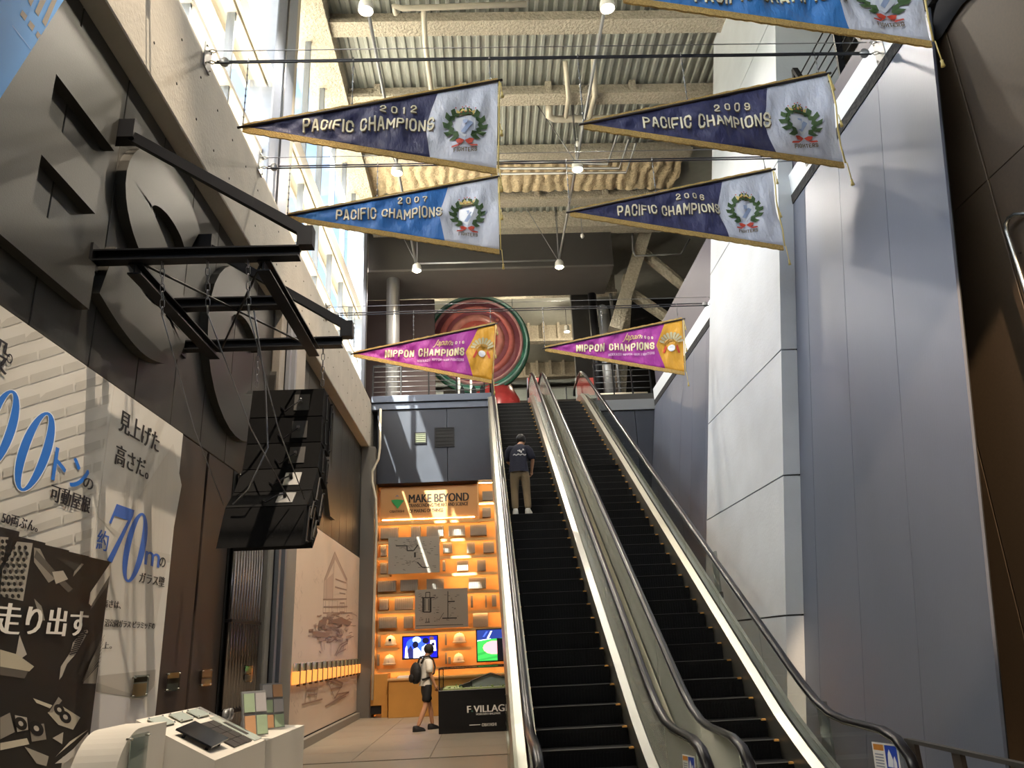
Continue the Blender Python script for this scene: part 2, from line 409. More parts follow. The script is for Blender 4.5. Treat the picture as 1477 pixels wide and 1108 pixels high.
# parapet: dark coping, white strip, dark upstand
b = MB(); b.box(5.17, 5.36, 6.5, 10.75, 8.18, 8.34); b.box(5.17, 5.36, 14.85, 21.8, 8.18, 8.34)
struct('trim_3', b, mat('dark_coping', '2a2a2c', 0.9, bump=0.8, bscale=12))
b = MB(); b.box(5.19, 5.45, 6.5, 10.75, 8.345, 8.72); b.box(5.19, 5.45, 14.85, 21.8, 8.345, 8.72)
struct('trim_4', b, mat('white_fascia', 'e2e8ee', 0.45))
b = MB(); b.box(5.30, 5.42, 14.9, 21.8, 8.73, 10.25); b.box(5.30, 5.42, 6.5, 10.75, 8.73, 9.12)
struct('wall_parapet', b, mat('plum_grey_panel', '5a5662', 0.5, noise=0.04))
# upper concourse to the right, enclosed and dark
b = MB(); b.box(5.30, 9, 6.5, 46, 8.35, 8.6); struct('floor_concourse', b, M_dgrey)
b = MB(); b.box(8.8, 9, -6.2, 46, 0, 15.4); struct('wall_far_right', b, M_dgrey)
# vertical brown wall beyond the end of the leaning wall
b = MB(); b.box(5.34, 5.6, -6.2, 9.2, 0, 8.25)
wb = struct('wall_brown', b, M_dark)
for y0, y1 in ((9.15, 7.87), (7.85, 6.68), (6.66, 5.4), (5.38, 4.1), (4.08, 2.8)):
    for z0, z1 in ((0.0, 0.235), (0.245, 5.9), (5.91, 8.25)):
        q = MB(); q.bevbox(5.30, 5.342, y1, y0, z0, z1, 0.004); obj('panel', q, M_brown, wb)
b = MB(); b.box(5.37, 9, -6.2, 6.45, 8.26, 8.6); struct('ceiling_low_right', b, M_dark)
# entrance side behind the viewer: solid below, glazed above
b = MB(); b.box(-3.9, 9, -6.4, -6.2, 0, 12.6); b.box(-3.9, 9, -6.4, -6.2, 15.0, 15.6); struct('wall_front', b, M_dgrey)
b = MB(); b.box(-3.9, 9, -6.31, -6.30, 12.6, 15.0)
w3 = struct('window_3', b, M_glass)
for k in range(11): q = MB(); x = -3.9+1.2*k; q.box(x, x+0.08, -6.38, -6.22, 12.6, 15.0); obj('mullion', q, M_alu, w3)
# ================================================================== ROOF: deck ribs, sprayed beams
b = MB(); b.box(-4.0, 9.0, -6.2, 23.2, 15.46, 15.6)
ce = struct('ceiling', b, M_deck)
rb = MB()
rb.prism([(0, -6.2, 15.46), (0.025, -6.2, 15.40), (0.095, -6.2, 15.40), (0.12, -6.2, 15.46)], (0, 29.2, 0))
rme = rb.mesh('deck_rib', M_deck); fix_normals(rme)
for k in range(44): link('deck_rib', rme, ce, (-3.45+0.225*k, 0, 0))
def roof_beam(y0, y1, z0=15.0, z1=15.40, x0=-3.6, x1=6.4, stiff=()):
    q = MB(); w = 0.13
    q.box(x0, x1, y0, y1, z0, z0+0.10); q.box(x0, x1, (y0+y1)/2-w/2, (y0+y1)/2+w/2, z0+0.10, z1)
    for x in stiff: q.box(x-0.08, x+0.08, y0, y1, z0+0.10, z1)
    o = obj('roof_beam', q, M_spray, ce); return o
for k, y in enumerate((4.0, 6.4, 8.9, 11.35, 13.8, 16.27, 18.76, 21.2)):
    roof_beam(y, y+0.45, stiff=[-2.4, -0.2, 2.0, 4.2] if k % 2 else ())
b = MB(); b.box(-4.0, -3.15, -6.2, 22.6, 14.9, 15.45); obj('edge_beam', b, M_spray, ce)
b = MB(); b.box(-3.44, 6.4, 22.6, 23.1, 14.8, 15.45); obj('end_beam', b, M_spray, ce)
q = MB(); vs = []; fs = []; NX, NY = 130, 14; rf = random.Random(2); ph_ = [rf.uniform(0, 6) for _ in range(60)]
for i in range(NX+1):
    for j in range(NY+1):
        x = -3.42+9.8*i/NX; y = 19.3+1.88*j/NY; c = int((x+3.42)/0.33); e = abs(((x+3.42)/0.33) % 1-0.5)*2
        vs.append((x+0.05*math.sin(y*5+ph_[c % 60]), y, 15.36-0.10*math.sqrt(max(0, 1-e*e))-0.02*math.sin(y*14+ph_[(c*3) % 60])))
for i in range(NX):
    for j in range(NY): a = i*(NY+1)+j; fs.append((a, a+NY+1, a+NY+2, a+1))
q.add(vs, fs, smooth=True); obj('foam_layer', q, mat('tan_spray_foam', 'cdb996', 0.95, noise=0.15, nscale=8, bump=0.8, bscale=12), ce, flip=False)
# sprinkler and service pipes under the deck
def pipe(label, path, r, m=M_pipe, n=8, name='ceiling_pipe', cat='pipe', group=None):
    q = MB(); q.tube(path, r, n); o = obj(name, q, m); return tag(o, label, cat, group)
pipe('cream horizontal pipe with a drop elbow under the roof deck', [onZ(571,20,14.4), onZ(568,9,14.4)+Vector((0,0,0.0)), onZ(580,12,14.4), onZ(760,6,14.4)], 0.06)
pipe('cream branch pipe running back from the cross pipe', [onZ(611,12,14.45), onZ(613,60,14.45), onZ(622,130,14.45)], 0.06)
pipe('bent cream service pipe beside the lamp wires', [onZ(815,88,15.2), onZ(818,118,14.9), onZ(820,140,14.9), onZ(816,170,14.9)], 0.06)
pipe('bent cream service pipe next to its shorter twin', [onZ(856,85,15.2), onZ(857,118,14.9), onZ(858,138,14.9), onZ(850,170,14.9)], 0.07)
pipe('thick pale header pipe with rounded end below roof beam', [onZ(792,152,15.1), onZ(792,168,14.9), onZ(800,172,14.9), onZ(880,171,14.9), onZ(990,166,14.9)], 0.10)
for k, (a, c) in enumerate((((718,232),(876,237)), ((718,243),(893,243)), ((718,251),(903,249)))):
    p0 = onZ(*a, 14.5); p1 = onZ(*c, 14.5); p2 = onZ(c[0]+14, c[1]-42, 14.5)
    pipe('thin grey conduit running along the foam covered beam', [p0, p1, p2], 0.035, M_gpipe, group='thin conduits')
# ------------------------------------------------------------------ lamp line: two pipes with floodlights
def rod(label, p0, p1, r=0.012, m=M_wire, name='hanger_rod', cat='rod', group='thin hanger rods'):
    q = MB(); q.cyl(p0, p1, r, 6); return tag(obj(name, q, m), label, cat, group)
for X, lab in ((-1.93, 'left side of the hall beside the windows'), (2.65, 'side of the hall over the escalators')):
    q = MB(); q.cyl((X, 10.0, 13.25), (X, 22.0, 13.25), 0.035, 8); tag(obj('lamp_pipe', q, M_gpipe), 'long grey lamp pipe hung on the '+lab, 'pipe')
q = MB(); q.cyl((-1.93, 22.0, 13.24), (2.65, 22.0, 13.24), 0.03, 8); tag(obj('cross_pipe', q, M_gpipe), 'thin pale cross pipe between the two end floodlights', 'pipe')
for k, (X, Y) in enumerate(((-1.93, 11.47), (2.65, 11.48), (-1.93, 16.7), (2.65, 16.7), (-1.9, 22.0), (2.65, 22.0))):
    where = ('over the pennant of 2012', 'under the roof by the cut-off blue pennant', 'above the blue 2007 pennant', 'above the dark pennant of 2006', 'below the blue 2007 pennant in front of bulkhead', 'at the right end of the thin cross pipe')[k]
    t = thing('floodlight', 'small glowing floodlight '+where, 'lamp', (X, Y, 13.0), 'floodlights under the roof')
    q = MB(); q.lathe([(0.0, 0.22), (0.05, 0.22), (0.13, 0.12), (0.15, 0.0), (0.15, -0.06), (0.13, -0.06)], (X, Y, 13.05), n=14); obj('housing', q, M_white, t)
    q = MB(); q.lathe([(0.13, -0.055), (0.10, -0.085), (0.0, -0.095)], (X, Y, 13.05), n=14); obj('lens', q, M_warm, t)
    ld = bpy.data.lights.new('flood_lamp', 'SPOT'); ld.energy = 420; ld.spot_size = 2.6; ld.spot_blend = 0.6; ld.color = (1.0, 0.90, 0.76); ld.shadow_soft_size = 0.15
    lo = bpy.data.objects.new('flood_lamp', ld); COL.objects.link(lo); lo.parent = t; lo.location = (0, 0, -0.1)
    for dx in (-0.9, 0.0, 0.05):
        rod('thin hanger rod between roof deck and lamp pipe', (X, Y+0.1, 13.25), (X+dx, Y+0.1+abs(dx)*0.4, 15.42))
# ------------------------------------------------------------------ clerestory windows above the beam
wt = None
b = MB(); b.box(-3.705, -3.695, -6.2, 11.2, 8.8, 14.95); b.box(-3.705, -3.695, 12.9, 21.4, 8.8, 14.95)
wn1 = struct('window_1', b, M_glass)
for k in range(31):
    y = -6.0+1.56*k
    if 11.0 < y < 13.0 or y > 21.3: continue
    q = MB(); q.box(-3.76, -3.63, y-0.03, y+0.03, 8.8, 14.95); obj('mullion', q, M_alu, wn1)
for z in (9.75, 11.15):
    for y0, y1 in ((-6.2, 11.25), (12.85, 21.4)):
        q = MB(); q.box(-3.77, -3.60, y0, y1, z-0.045, z+0.045); obj('transom', q, M_cream, wn1)
for y0, y1 in ((-6.2, 11.25), (12.85, 21.4)):
    q = MB(); q.box(-3.99, -3.50, y0, y1, 11.25, 11.45); q.box(-3.99, -3.93, y0, y1, 11.1, 11.25); q.box(-3.56, -3.50, y0, y1, 11.1, 11.25)
    tag(obj('light_shelf', q, M_cream), ('long cream light shelf beam ending at the broad window column' if y0 < 0 else 'cream light shelf beam behind the tip of the bright blue pennant'), 'beam', 'window light shelves')
# steel columns between the windows
for y0, y1, nm in ((11.25, 12.85, 'behind the tip of the dark 2012 pennant'), (21.4, 22.5, 'at the end of the window row above railing')):
    t = thing('steel_column', 'broad blue grey steel column '+nm, 'column', (-3.7, (y0+y1)/2, 8.8), 'window columns')
    q = MB(); q.bevbox(-3.92, -3.48, y0, y1-0.35, 8.8, 14.95, 0.02); obj('shaft', q, M_blue, t)
    q = MB(); q.bevbox(-3.90, -3.52, y1-0.35, y1, 8.8, 14.95, 0.02); obj('cover', q, M_cream, t)
    q = MB(); q.cyl((-3.45, y0+0.5, 8.8), (-3.45, y0+0.5, 14.95), 0.02, 6); obj('conduit', q, M_wire, t)
# deep eave outside, shading most of the glass
b = MB(); b.box(-6.2, -3.95, -6.2, 15.2, 15.0, 15.5); struct('ceiling_eave', b, M_white)
# ================================================================== BACK WALL (ground floor) AND UPPER FLOOR
YB = 21.8
b = MB(); b.box(-3.75, 5.6, 22.28, 22.5, 0, 8.3)
wk = struct('wall_back', b, M_dark)
def bp(x0, x1, z0, z1, m=M_panelB, y0=YB, y1=22.28, name='panel'):
    q = MB(); q.bevbox(x0, x1, y0, y1, z0, z1, 0.006); return obj(name, q, m, wk)
for x0, x1 in ((-3.04, -1.02), (-1.01, 0.30), (0.31, 1.6), (1.61, 3.2)): bp(x0, x1, 6.13, 8.30)
for x0, x1 in ((3.21, 4.56), (4.57, 5.28)): bp(x0, x1, 0, 8.06, M_panelB)
bp(1.0, 3.2, 0, 6.1)
b = MB(); b.bevbox(-3.22, 0.32, 21.76, 21.9, 8.33, 8.52, 0.01); b.bevbox(-3.22, 0.32, 21.70, 21.9, 8.54, 8.74, 0.01)
struct('trim_5', b, mat('slate_fascia', '5a6170', 0.45, 0.3))
b = MB(); b.bevbox(3.2, 5.2, 21.74, 21.9, 8.08, 8.40, 0.01)
struct('trim_6', b, mat('grey_fascia', '7c7f84', 0.5, 0.2))
b = MB(); b.box(-4, 0.28, 21.82, 46, 8.31, 8.6); b.box(0.28, 3.2, 23.0, 46, 8.31, 8.6); b.box(3.2, 5.3, 21.82, 46, 8.31, 8.6)
struct('floor_upper', b, M_dgrey)
# wall openings: small grille and square vent on the dark wall
for (x0, y0, x1, y1), lab, m in (((628,618,654,644), 'square black vent opening on the slate wall', M_dark), ((599,625,614,639), 'small dark green grille beside the black vent', mat('green_grille', '4a4f3c', 0.6))):
    X0, X1, Z0, Z1 = rectY(x0, y0, x1, y1, YB); t = thing('vent_grille', lab, 'vent', ((X0+X1)/2, YB, Z0))
    q = MB(); q.box(X0, X1, YB-0.02, YB-0.004, Z0, Z1); obj('plate', q, m, t)
    q = MB(); w = 0.025; q.box(X0-w, X1+w, YB-0.03, YB, Z1, Z1+w); q.box(X0-w, X1+w, YB-0.03, YB, Z0-w, Z0); q.box(X0-w, X0, YB-0.03, YB, Z0, Z1); q.box(X1, X1+w, YB-0.03, YB, Z0, Z1); obj('frame', q, M_black, t)
    for k in range(5):
        z = Z0+(Z1-Z0)*(k+0.5)/5; q = MB(); q.box(X0, X1, YB-0.028, YB-0.02, z-0.012, z+0.012); obj('slat', q, m, t)
# white conduit running down the corner
pipe('pale conduit pipe snaking down the corner beside the shelves', [onY(549,590,21.12), onY(548,645,21.12), onY(546,662,21.12), onY(537,680,21.12), onY(537,695,21.12), onY(542,720,21.12), onY(543,760,21.12), onY(539,900,21.12), onY(537,1010,21.12)], 0.035, M_pipe, name='conduit_pipe')
# ------------------------------------------------------------------ shelving
M_wood = mat('orange_lit_wood', 'dcb277', 0.5, noise=0.06, nscale=5, stretch=(0.3, 1, 1))
M_led = mat('amber_led', 'ffb060', 0.5, emit=20.0, emitcol='ffcb8a')
YS = 21.86
sh = thing('shelving_unit', 'tall amber-lit wooden shelving wall full of grey blocks', 'shelving', (-1.2, 22.1, 0))
X0s = onY(542, 850, YS).x; X1s = 1.0
q = MB(); q.box(X0s, X1s, 22.24, 22.27, 0, 6.12); obj('back_panel', q, M_wood, sh)
q = MB(); q.box(X0s-0.04, X0s, YS, 22.27, 0, 6.12); obj('side_panel', q, M_wood, sh)
q = MB(); q.box(X1s, X1s+0.04, YS, 22.27, 0, 6.12); obj('side_panel', q, M_wood, sh)
def zrow(x, y): return onY(x, y, YS).z
SHELF = [(545,712,751), (545,712,778), (545,562,804), (634,722,801), (545,562,829), (634,722,826), (545,722,854), (545,599,881), (675,722,880), (545,722,908), (545,574,935), (637,680,934), (545,722,962)]
for xa, xb, y in SHELF:
    xm = (xa+xb)/2; z = zrow(xm, y); xA = max(X0s, onY(xa, y, YS).x); xB = X1s if xb > 700 else onY(xb, y, YS).x
    s_ = MB(); s_.box(xA, xB, YS, 22.24, z-0.03, z); s_.box(xA, xB, YS, YS+0.02, z-0.075, z-0.03); so_ = obj('shelf_board', s_, M_wood, sh)
    s_ = MB(); s_.box(xA+0.02, xB-0.02, YS+0.03, YS+0.055, z-0.045, z-0.031); obj('led_strip', s_, M_led, so_)
q = MB(); xz = onY(690, 735, YS).x; q.box(xz-0.02, xz+0.02, YS, 22.24, zrow(690, 751), 6.1); obj('divider', q, M_wood, sh)
z2 = zrow(702, 723); q = MB(); q.box(xz+0.02, X1s, YS, 22.24, z2-0.035, z2); so_ = obj('shelf_board', q, M_wood, sh)
for zz in (z2-0.06, 6.08):
    q = MB(); q.box(xz+0.03, X1s-0.02, YS+0.03, YS+0.055, zz-0.02, zz); obj('led_strip', q, M_led, so_)
# sign panel
X0, X1, Z0, Z1 = rectY(549, 702, 689, 747, 21.9)
sg = thing('sign_panel', 'amber sign panel with black headline and green fan logo above shelves', 'sign', ((X0+X1)/2, 21.95, Z0))
q = MB(); q.box(X0, X1, 21.92, 21.96, Z0, Z1); obj('board', q, mat('sign_board', 'b98a58', 0.5), sg)
q = MB(); q.box(X0+0.05, X1-0.1, 21.90, 21.915, Z0-0.03, Z0-0.012); obj('led_strip', q, M_led, sg)
M_ink = mat('black_ink', '14110f', 0.6)
def signtext(body, px, m=M_ink, Y=21.915, par=sg, bold=0.004):
    a0, a1, c0, c1 = rectY(*px, Y)
    return obj('lettering', text_mb(body, lambda x, y, k: (a0+(a1-a0)*x, Y-0.001*k, c0+(c1-c0)*y), bold), m, par, flip=False)
signtext('MAKE BEYOND', (590, 712, 676, 724), bold=0.006)
signtext('TRANSCENDING THE ART AND SCIENCE', (590, 725.5, 675, 730.5), bold=0.002)
signtext('OF MAKING OF THINGS', (590, 734, 639, 739), bold=0.003)
signtext('OBAYASHI', (562, 736, 583, 739.5), bold=0.004)
def pY(u, v, Y=21.915): return tuple(onY(u, v, Y))
q = MB(); q.prism([pY(564,722), pY(568,721), pY(573,720.6), pY(578,721), pY(583,722), pY(573.5,734)], (0, -0.01, 0)); obj('green_fan', q, mat('logo_green', '2f9a55', 0.5), sg)
q = MB(); q.prism([pY(570,717), pY(573,714), pY(576,717), pY(573,716)], (0, -0.01, 0)); obj('logo_peak', q, mat('logo_grey', '7c7080', 0.5), sg)
# grey ribbed blocks standing on the shelves
M_block = mat('grey_ribbed_block', '8b8883', 0.6, 0.1, noise=0.05)
def block(x0, y0, x1, y1, k, row):
    a0, a1, c0, c1 = rectY(x0, y0, x1, y1, 21.95)
    q = MB(); n = max(2, int((a1-a0)/0.05)); w = (a1-a0)/n
    q.box(a0, a1, 21.98, 22.16, c0, c1)
    for i in range(n): q.box(a0+w*i+w*0.15, a0+w*i+w*0.85, 21.955, 21.98, c0+0.01, c1-0.01)
    o = obj('ribbed_block', q, M_block)
    return tag(o, 'grey ribbed display block on the '+row, 'block', 'grey blocks on the lit shelves')
def zo(px, oy): return [(540+a/7.385, oy+t/7.385, 540+c/7.385, oy+bb/7.385) for a, t, c, bb in px]
ROWS = [('shelf just under the sign panel', zo([(65,525,250,640),(390,510,490,630),(555,505,735,620),(790,500,965,610),(1020,492,1195,605)], 690)),
        ('narrow shelves right of the sign', zo([(1150,135,1262,235),(1150,310,1240,412)], 690)),
        ('second shelf beside the upper drawing', zo([(65,710,125,828),(730,685,828,793),(985,680,1070,795),(1160,676,1275,790)], 690)),
        ('third shelf beside the upper drawing', zo([(60,900,130,1015),(725,872,755,985),(880,875,1000,985),(1095,868,1187,985)], 690)),
        ('long shelf between the two drawings', zo([(35,58,225,172),(275,45,460,165),(555,36,738,150),(1005,22,1190,140)], 830)),
        ('shelf left of the lower drawing', zo([(52,250,145,368),(215,238,408,365),(1025,215,1050,340),(1180,210,1197,340),(1252,205,1300,330)], 830)),
        ('shelf at the foot of the lower drawing', zo([(45,443,232,563),(310,436,405,563),(1050,400,1210,550)], 830)),
        ('helmet shelves as a narrow block', zo([(38,640,58,765),(750,622,768,745),(24,842,44,965),(752,822,770,945),(785,870,812,945)], 830))]
for row, bs in ROWS:
    for k, r in enumerate(bs): block(*r, k, row)
# small white helmets / caps
M_hel = mat('pale_helmet', 'd9cdb8', 0.5, noise=0.05)
for k, (x0, y0, x1, y1, lab) in enumerate(((105,640,238,752,'pale helmet with a small dark badge, upper left helmet shelf'), (85,845,230,960,'plain pale helmet on the lower left helmet shelf'), (830,612,980,725,'pale ribbed helmet on the shelf right of the screen'), (832,830,962,935,'pale helmet in sunlight on the lower shelf right of screen'))):
    a0, a1, c0, c1 = rectY(540+x0/7.385, 830+y0/7.385, 540+x1/7.385, 830+y1/7.385, 21.98); R = (a1-a0)/2; xc = (a0+a1)/2
    t = thing('helmet', lab, 'helmet', (xc, 22.02, c0), 'helmets on the lit shelves')
    hgt = c1-c0; q = MB(); q.lathe([(0.001, hgt), (R*0.35, hgt*0.96), (R*0.62, hgt*0.82), (R*0.80, hgt*0.58), (R*0.88, hgt*0.25), (R*0.88, 0.05), (0.001, 0.05)], (xc, 22.02, c0), n=18); obj('shell', q, M_hel, t)
    q = MB(); q.lathe([(R*0.84, 0.06), (R*1.0, 0.045), (R*1.0, 0.02), (R*0.7, 0.0), (0.001, 0.0)], (xc, 22.0, c0), n=18); obj('brim', q, M_hel, t)
    q = MB(); q.tube([(xc, 22.02-R*0.9*math.cos(a)*0.98, c0+hgt*(0.25+0.77*math.sin(a))) for a in [i*PI/8 for i in range(0, 5)]], 0.012, 6); obj('ridge', q, M_hel, t)
    if k == 0:
        q = MB(); q.box(xc-0.04, xc+0.03, 22.02-R*0.92, 22.02-R*0.8, c0+hgt*0.42, c0+hgt*0.68); obj('badge', q, M_black, t)
# two grey technical drawings
M_paper = mat('grey_drawing_sheet', '9c978f', 0.6)
def sheet(px, lab, lines):
    a0, a1, c0, c1 = rectY(*px, 21.80); t = thing('drawing_panel', lab, 'drawing', ((a0+a1)/2, 21.8, c0))
    q = MB(); q.box(a0, a1, 21.80, 21.83, c0, c1); obj('sheet', q, M_paper, t)
    q = MB()
    for (xa, ya, xb, yb, w) in lines:
        pa, pb = onY(xa, ya, 21.797), onY(xb, yb, 21.797); d = (pb-pa); L = d.length or 1; nn = Vector((-d.z, 0, d.x))/L*w*0.5
        q.poly([pa-nn, pb-nn, pb+nn, pa+nn])
    obj('line_work', q, mat('drawing_ink', '2e2b29', 0.7), t, flip=False)['kind'] = 'stuff'
    return t
L1 = [(571,787.5,587,787.5,.03),(587,787.5,587.3,794,.03),(587.3,794.5,596.5,794.5,.03),(596.5,794.5,603,786,.03),(598.5,797,598.5,804,.05),(602,811,609,818.5,.03),(609,818.5,619,818.5,.03)]
random.seed(3)
for k in range(60):
    x = random.uniform(568, 628); y = random.uniform(777, 823); L1.append((x, y, x+random.uniform(1, 5), y, .008))
for k in range(14): x = random.uniform(588, 602); L1.append((x, random.uniform(778, 788), x+random.uniform(-6, 6), random.uniform(780, 792), .006))
for k in range(8): x = random.uniform(586, 604); L1.append((x, random.uniform(808, 814), x+random.uniform(-5, 8), random.uniform(808, 818), .006))
sheet((560, 774.5, 634, 827), 'grey technical drawing with stepped pipe outline, upper of two on shelves', L1)
L2 = [(614,855,614,862,.02),(620,854,620,862,.02),(614,854.5,620,854.5,.02),(609,862.5,627,862,.03),(610.5,863,610.5,883,.05),(621,863,621,883,.05),(610.5,883,621.5,883,.03),(613,864,613,881,.02),(618.5,864,618.5,881,.02),(615,892,615,897,.015),(618.5,892,618.5,897,.015),(613,898,620,897.5,.02),(646,853,646,893,.02),(646,868,656,867.5,.03),(638,892,659,891.5,.03),(633,895,640,884,.01),(600,903,668,901,.015)]
for k in range(70):
    x = random.choice([random.uniform(603, 609), random.uniform(623, 631), random.uniform(640, 660)]); y = random.uniform(855, 898); L2.append((x, y, x+random.uniform(1, 4), y, .008))
sheet((598.5, 849.5, 675, 906), 'grey technical drawing of upright shafts, lower one hung on shelves', L2)
# ------------------------------------------------------------------ two screens
def screen(px, lab, shapes, Y=21.78):
    a0, a1, c0, c1 = rectY(*px, Y); t = thing('display_screen', lab, 'screen', ((a0+a1)/2, Y, c0))
    q = MB(); q.bevbox(a0-0.03, a1+0.03, Y, Y+0.06, c0-0.03, c1+0.03, 0.01); obj('bezel', q, M_black, t)
    q = MB()
    for k, (col, pts) in enumerate(shapes): q.poly([(a0+(a1-a0)*x, Y-0.003-0.0006*k, c0+(c1-c0)*y) for x, y in pts], col)
    obj('picture', q, attr_mat('screen_picture', 0.4, emit=1.6), t, flip=False); return t
def el(cx, cy, rx, ry, n=14): return [(cx+rx*math.cos(2*PI*i/n), cy+ry*math.sin(2*PI*i/n)) for i in range(n)]
R01 = [(0,0),(1,0),(1,1),(0,1)]
screen((581.5, 918.5, 630.5, 949), 'wide screen showing players against blue light', [('10149a', R01), ('2a4bff', el(.38,.62,.30,.36)), ('8fb4ff', el(.40,.85,.13,.16)), ('1a1d4a', [(.0,0),(.14,0),(.30,.38),(.22,.62),(.1,.3)]), ('0d0f22', el(.36,.62,.09,.17)), ('cfd4ee', [(.28,0),(.30,.42),(.42,.50),(.52,.3),(.52,0)]), ('e8ecff', [(.05,.02),(.07,.5),(.11,.6),(.13,.3),(.16,0)]), ('c9cde6', [(.52,0),(.55,.5),(.68,.64),(.78,.4),(.8,0)]), ('0d0f22', el(.66,.80,.10,.14)), ('f2f4ff', [(.78,.3),(.80,.80),(.95,.80),(.97,.3)]), ('10123a', el(.88,.62,.05,.08)), ('5a3a30', el(.84,.9,.07,.09)), ('1c2150', [(.16,0),(.20,.30),(.30,.36),(.30,0)])])
screen((688.5, 908.5, 728, 953), 'screen showing a green baseball field and pink infield', [('2f9440', R01), ('1c2c66', [(0,.68),(1,.72),(1,1),(0,1)]), ('dfe6ff', [(0,.64),(.5,.70),(.5,.72),(0,.665)]), ('3b55c8', [(.2,.78),(.34,.95),(.4,.95),(.26,.78)]), ('e6ebff', [(.36,.74),(.42,.72),(.56,.96),(.5,.96)]), ('d98a90', el(.62,.42,.42,.22)), ('238336', [(0,.05),(1,.2),(1,.12),(0,0)]), ('238336', [(0,.25),(.3,.3),(.3,.23),(0,.17)]), ('08080c', [(.72,0),(1,0),(1,.7),(.72,.72)])])
# ------------------------------------------------------------------ counter below the shelves
M_count = mat('amber_counter', 'b8863f', 0.5, noise=0.05, nscale=4)
ct = thing('counter', 'amber wooden counter below the shelves behind the visitor', 'counter', (-1.9, 21.3, 0))
q = MB(); q.bevbox(-2.55, 0.9, 20.9, 21.78, 0.012, 0.88, 0.01); obj('cabinet', q, M_count, ct)
q = MB(); q.bevbox(-2.58, 0.92, 20.86, 21.8, 0.88, 0.93, 0.008); obj('worktop', q, mat('counter_top', 'caa06a', 0.4), ct)
lc = thing('low_cabinet', 'plain amber end cabinet with black notch at the corner', 'cabinet', (-2.8, 21.4, 0))
q = MB(); q.bevbox(-3.04, -2.60, 21.2, 21.8, 0.30, 1.05, 0.01); q.bevbox(-2.76, -2.60, 21.2, 21.8, 0.012, 0.30, 0.005); obj('body', q, M_count, lc)
q = MB(); q.bevbox(-3.04, -2.77, 21.25, 21.8, 0.1, 0.295, 0.01); obj('black_box', q, M_black, lc)
for k, (x, w, lab) in enumerate(((-2.1, 0.5, 'white paper tray lying on the counter beside the visitor'), (-1.62, 0.22, 'small dark device standing on the counter by the visitor'))):
    t = thing('counter_item', lab, 'tray' if k == 0 else 'device', (x, 21.2, 0.93)); q = MB()
    q.bevbox(x-w/2, x+w/2, 21.0, 21.35, 0.93, 0.965+0.05*k, 0.008); obj('base', q, M_white if k == 0 else M_black, t)
    q = MB(); q.bevbox(x-w/2+0.03, x+w/2-0.03, 21.03, 21.32, 0.966+0.05*k, 0.985+0.11*k, 0.006); obj('top', q, M_white if k == 0 else M_dgrey, t)
# ================================================================== POSTERS ON THE LEFT WALL
def clip(poly, a, c):
    """keep the part of a pixel polygon to the left of the line a->c"""
    out = []; n = len(poly)
    f = lambda p: (c[0]-a[0])*(p[1]-a[1])-(c[1]-a[1])*(p[0]-a[0])
    for i in range(n):
        p, r = poly[i], poly[(i+1) % n]; fp, fr = f(p), f(r)
        if fp >= 0: out.append(p)
        if fp*fr < 0: t = fp/(fp-fr); out.append((p[0]+(r[0]-p[0])*t, p[1]+(r[1]-p[1])*t))
    return out
class Print:
    """flat printed shapes on a plane X = const, given as pixel polygons"""
    def __init__(s, X): s.X = X; s.mb = MB(); s.k = 0
    def poly(s, pts, col):
        if len(pts) < 3: return
        s.k += 1; x = s.X+0.00008*s.k
        s.mb.poly([(x, *onX(u, v, s.X).yz) for u, v in pts], col)
    def line(s, pts, w, col):
        s.k += 1; x = s.X+0.00008*s.k
        for a, c in zip(pts[:-1], pts[1:]):
            A, B = onX(*a, s.X), onX(*c, s.X)
            if max(A.y, B.y) > 21.38: continue
            d = B-A; L = d.length or 1; n = Vector((0, -d.z, d.y))/L*w*0.5
            s.mb.poly([(x, *(A-n).yz), (x, *(B-n).yz), (x, *(B+n).yz), (x, *(A+n).yz)], col)
    def ell(s, c, A, B, col, Ai=None, Bi=None, n=36):
        s.k += 1; x = s.X+0.00008*s.k
        o = [(c[0]+math.cos(2*PI*i/n)*A[0]+math.sin(2*PI*i/n)*B[0], c[1]+math.cos(2*PI*i/n)*A[1]+math.sin(2*PI*i/n)*B[1]) for i in range(n)]
        if Ai is None: s.poly(o, col); return
        q = [(c[0]+math.cos(2*PI*i/n)*Ai[0]+math.sin(2*PI*i/n)*Bi[0], c[1]+math.cos(2*PI*i/n)*Ai[1]+math.sin(2*PI*i/n)*Bi[1]) for i in range(n)]
        for i in range(n):
            j = (i+1) % n; s.mb.poly([(x, *onX(*p, s.X).yz) for p in (o[i], o[j], q[j], q[i])], col)
    def text(s, body, BL, TL, BR, col, bold=0.006):
        p, t, r = onX(*BL, s.X), onX(*TL, s.X), onX(*BR, s.X); s.k += 4; x0 = s.X+0.00008*s.k
        text_mb(body, lambda x, y, k: (x0+0.00008*k, p.y+(r.y-p.y)*x, p.z+(t.z-p.z)*y), bold, col, s.mb)
    def build(s, parent, name='print', m=None): o = obj(name, s.mb, m or attr_mat('poster_print', 0.55), parent, flip=False); o['kind'] = 'stuff'; return o
M_post = mat('poster_white', 'd9d6cf', 0.5)
rp = thing('roof_poster', 'tall white poster with pale diagonal train stripes and blue zeros', 'poster', (XW, 5.2, 0))
q = MB(); q.box(-3.438, -3.425, 3.42, 6.92, 0, 4.03); obj('board', q, M_post, rp)
P = Print(-3.4235)
def inside(poly):
    poly = clip(poly, (0, 441), (262, 627)); poly = clip(poly, (159, 570), (120, 860)); return clip(poly, (-40, 2000), (-40, 0)) if False else poly
